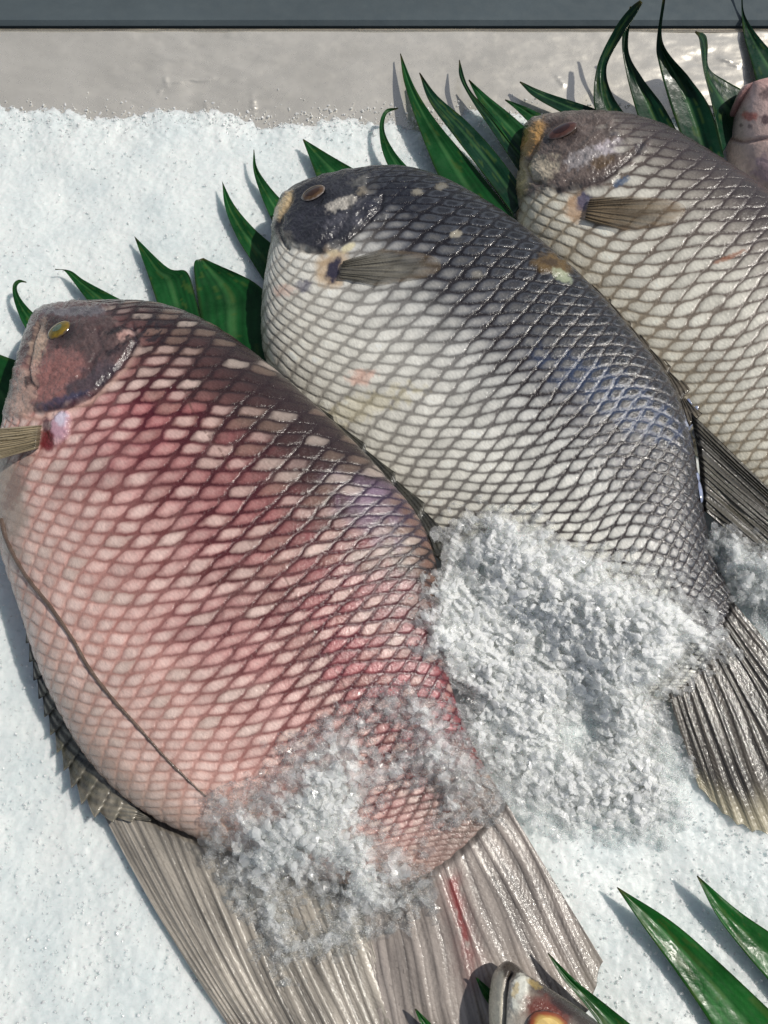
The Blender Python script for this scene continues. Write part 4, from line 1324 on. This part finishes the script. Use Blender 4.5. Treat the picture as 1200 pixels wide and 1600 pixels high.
def chips(name, C, size, cloud, seed=0, flat=0.55, fine=False):
    g = np.random.default_rng(seed)
    n = len(C)
    IV, IF = (ICO2_V, ICO2_F) if fine else (ICO_V, ICO_F)
    k = len(IV)
    if fine:
        # melted lumps: a few random flats and hollows, rounded off
        rad = np.ones((n, k))
        for q in range(5):
            dr = g.normal(size=(n, 3)); dr /= np.linalg.norm(dr, axis=1, keepdims=True)
            h = 0.45 + 0.4 * g.random((n, 1))
            dt = np.maximum(dr @ IV.T, 1e-3)
            rad = np.minimum(rad, np.where(dt > 1e-3, h / dt, 9))
        rad = np.clip(rad, 0.35, 1) + 0.10 * (g.random((n, k)) - .5)
        rad *= 1.2
    else:
        rad = 0.65 + 0.5 * g.random((n, k))
    V = IV[None] * rad[..., None]
    V = V * np.stack((0.7 + 0.9 * g.random(n), 0.6 + 0.6 * g.random(n), flat + 0.4 * g.random(n)), -1)[:, None]
    q = g.normal(size=(n, 4)); q /= np.linalg.norm(q, axis=1, keepdims=True)
    w, x, y, z = q.T
    Rm = np.stack((np.stack((1 - 2 * (y * y + z * z), 2 * (x * y - z * w), 2 * (x * z + y * w)), -1),
                   np.stack((2 * (x * y + z * w), 1 - 2 * (x * x + z * z), 2 * (y * z - x * w)), -1),
                   np.stack((2 * (x * z - y * w), 2 * (y * z + x * w), 1 - 2 * (x * x + y * y)), -1)), -2)
    V = np.einsum('nij,nkj->nki', Rm, V) * (size[:, None, None] * MM / 2) + C[:, None]
    F = (IF[None] + (np.arange(n) * k)[:, None, None]).reshape(-1, 3)
    return mesh_obj(name, V, F, M_CHIP, None, smooth=fine, attrs={'cloud': np.repeat(cloud, k)})


def pile(label, poly, Hmax, n_chip, seed, core_in, ramp_px, holes=(), size=(1.5, 4.5), cloud=(0.1, 0.6), fade=None):
    poly = [tuple(p) for p in poly]
    P = np.array(poly)
    x0, y0 = P.min(0) - 12; x1, y1 = P.max(0) + 12
    st = 1.4
    xs = np.arange(x0, x1, st); ys = np.arange(y0, y1, st)
    X, Y = np.meshgrid(xs, ys)
    wob = (fbm(X / 22, Y / 22, seed, 3) - .5) * 44
    d = in_poly(X, Y, poly) + wob
    for (hx, hy, hr) in holes:
        d = np.minimum(d, np.hypot(X - hx, Y - hy) - hr + wob * .5)
    sk = 9
    gx = xs[::sk]; gy = ys[::sk]
    hz = np.array([[hit(x, y)[0][2] for x in gx] for y in gy])
    h0 = hz.copy()
    for _ in range(26):
        pz = np.pad(hz, 1, mode='edge')
        hz = (pz[:-2, 1:-1] + pz[2:, 1:-1] + pz[1:-1, :-2] + pz[1:-1, 2:] + 2 * hz) / 6
        hz = np.maximum(hz, h0)
    for _ in range(2):
        pz = np.pad(hz, 1, mode='edge')
        hz = (pz[:-2, 1:-1] + pz[2:, 1:-1] + pz[1:-1, :-2] + pz[1:-1, 2:] + 2 * hz) / 6
    fx = (X - xs[0]) / (sk * st); fy = (Y - ys[0]) / (sk * st)
    ix = np.clip(fx.astype(int), 0, len(gx) - 2); iy = np.clip(fy.astype(int), 0, len(gy) - 2)
    tx = np.clip(fx - ix, 0, 1); ty = np.clip(fy - iy, 0, 1)
    base = (hz[iy, ix] * (1 - tx) + hz[iy, ix + 1] * tx) * (1 - ty) + (hz[iy + 1, ix] * (1 - tx) + hz[iy + 1, ix + 1] * tx) * ty
    lump = fbm(X / 45, Y / 45, seed + 3, 3)
    hp = Hmax * MM * sst(-5, ramp_px, d) * (0.7 + 0.5 * lump)
    if fade: hp = hp * (0.25 + 0.75 * sst(fade[1], fade[0], Y))
    # crumbly glassy surface over a whiter packed core
    ux, uy = X * .8 + Y * .6, Y * .8 - X * .6
    q1, e1, i1, b1 = facet(ux / 19 + fbm(X / 26, Y / 26, seed + 20, 2), uy / 14, seed + 7, 1.5)
    q2, e2, i2, b2 = facet(ux / 10, uy / 8 + fbm(X / 14, Y / 14, seed + 21, 2), seed + 8, 1.5)
    q3, e3, i3, b3 = facet(X / 5, Y / 5, seed + 9)
    rough = (q1 * 1.9 + q2 * 1.1 + q3 * 0.3) * MM
    d = d + (i1 - .5) * 22 + (i2 - .5) * 9
    edge = sst(-8, 26, d)
    Zt = base + hp + rough * (0.4 + .6 * edge) - sst(2, -14, d) * 0.6 * MM + .6 * MM
    Zc = base + hp * 0.85 + rough * 0.5 - 1.4 * MM - sst(core_in + 40, core_in, d) * 2.5 * MM
    cav = fbm(X / 30, Y / 30, seed + 30, 3)
    cloud_s = (cloud[0] + (cloud[1] - cloud[0]) * sst(0, ramp_px * .8, d)) * (0.40 + .8 * i1 + .7 * i2)
    cloud_s = cloud_s * sst(.22, .42, cav + .1) + 0.30 * sst(.10, 0, b1) + 0.18 * sst(.12, 0, b2)  # facet borders made whiter to imitate rim highlights on the ice
    cloud_s = np.clip(cloud_s, 0.03, .95)
    Vt = at(X, Y, Zt); Vc = at(X, Y, Zc)
    f0 = grid_faces(len(ys), len(xs))

    def cut(mask):
        f = f0[mask.ravel()[f0].all(1)]
        u_ = np.unique(f); rem = np.full(X.size, -1); rem[u_] = np.arange(len(u_))
        return u_, rem[f]
    ut, ft = cut(d > -6)
    uc, fc = cut(d > core_in)
    root = empty('crushed_ice', np.append(Vt.reshape(-1, 3)[ut][:, :2].mean(0), 0.0))
    tag(root, label, 'ice', None, 'stuff')
    co = mesh_obj('packed_core', Vc.reshape(-1, 3)[uc], fc, M_ICECORE, root); co['kind'] = 'stuff'
    sh = mesh_obj('wet_crust', Vt.reshape(-1, 3)[ut], ft, M_CHIP, root, smooth=False, attrs={'cloud': cloud_s.ravel()[ut]}); sh['kind'] = 'stuff'
    g = np.random.default_rng(seed)
    cx, cy = g.uniform(x0, x1, n_chip * 3), g.uniform(y0, y1, n_chip * 3)
    jx = np.clip(((cx - xs[0]) / st).astype(int), 0, len(xs) - 1); jy = np.clip(((cy - ys[0]) / st).astype(int), 0, len(ys) - 1)
    dd = d[jy, jx]
    pr = sst(-16, 6, dd) * (0.5 + 0.5 * g.random(len(dd)))
    keep = g.random(len(dd)) < pr
    cx, cy, jx, jy, dd = [a[keep][:n_chip] for a in (cx, cy, jx, jy, dd)]
    n = len(cx)
    sz = size[0] + (size[1] - size[0]) * g.random(n) ** 2.2
    zz = base[jy, jx] + hp[jy, jx] * np.where(dd > core_in, .8 + .25 * g.random(n), g.random(n)) + (g.random(n) * 0.9 + 0.2) * sz * 0.4 * MM
    C = at(cx, cy, zz)
    cl = cloud[0] + (cloud[1] - cloud[0]) * sst(0, ramp_px, dd)
    cl = np.clip(np.where(g.random(n) < 0.35, cl * 0.15, cl * (0.6 + 0.9 * g.random(n))), 0.02, 0.95)
    ch = chips('chips', C, sz, cl, seed + 1)
    ch.parent = root; ch.location = ch.location - root.location
    ch['kind'] = 'stuff'
    return root


pile("mound of wet crushed ice heaped over the dark backed fish's tail end",
     [(705, 812), (760, 785), (830, 798), (905, 838), (985, 872), (1050, 905), (1118, 950), (1150, 1010), (1085, 1052), (1046, 1100), (1052, 1160), (1085, 1240), (1090, 1300), (980, 1320), (880, 1310),
      (800, 1262), (765, 1200), (735, 1150), (708, 1085), (660, 1020), (650, 945), (685, 870)], 12, 1600, 11, 14, 90, holes=[(905, 1140, 1)], size=(1.4, 4.2), cloud=(0.16, 1.0), fade=(1060, 1270))
pile("heap of glassy crushed ice lying on the pink fish's tail root",
     [(325, 1245), (395, 1222), (440, 1165), (495, 1125), (560, 1092), (640, 1060), (690, 1075), (730, 1160), (788, 1238), (772, 1272), (720, 1285), (640, 1318), (668, 1375), (668, 1432), (560, 1472),
      (490, 1500), (452, 1530), (415, 1520), (400, 1470), (375, 1430), (335, 1365), (322, 1300)], 7, 1500, 12, 60, 90, holes=[(640, 1270, 42), (480, 1425, 22), (600, 1150, 18)], size=(1.4, 4.8), cloud=(0.07, 0.52))
pile("small bank of crushed ice right of the dark backed fish's tail",
     [(1105, 820), (1150, 835), (1210, 850), (1280, 900), (1290, 1020), (1215, 1000), (1180, 960), (1150, 930), (1125, 890)], 8, 500, 13, 10, 50, cloud=(0.1, 0.5))


def scatter_grains():
    g = np.random.default_rng(99)
    n = 14000
    px = g.uniform(-60, 1260, n); py = g.uniform(150, 1680, n)
    P = at(px, py, 0.0)
    ok = P[:, 1] < WALL_Y - 0.002
    P = P[ok]
    n = len(P)
    P[:, 2] = bed_z(P[:, 0], P[:, 1]) + (g.random(n) - 0.1) * 0.8 * MM
    sz = 0.45 + 0.9 * g.random(n) ** 2.5
    m = 2600
    q = np.stack((g.uniform(-0.33, 0.33, m), WALL_Y + g.normal(0.0, 0.0045, m), np.zeros(m)), -1)
    q[:, 2] = np.maximum(bed_z(q[:, 0], q[:, 1]), (q[:, 1] - WALL_Y) * WALL_M) + (g.random(m) - .2) * 0.7 * MM
    P = np.concatenate((P, q)); sz = np.concatenate((sz, 0.6 + 1.3 * g.random(m) ** 2.5)); n = len(P)
    o = chips('ice_grains', P, sz, np.clip(g.normal(0.92, 0.1, n), 0.5, 1), 5)
    tag(o, 'loose fine ice grains covering the packed ice around the fish', 'ice', None, 'stuff')


scatter_grains()
tag(bpy.data.objects['ice_bed'], 'packed bed of fine white crushed ice under the fish', 'ice', None, 'structure')
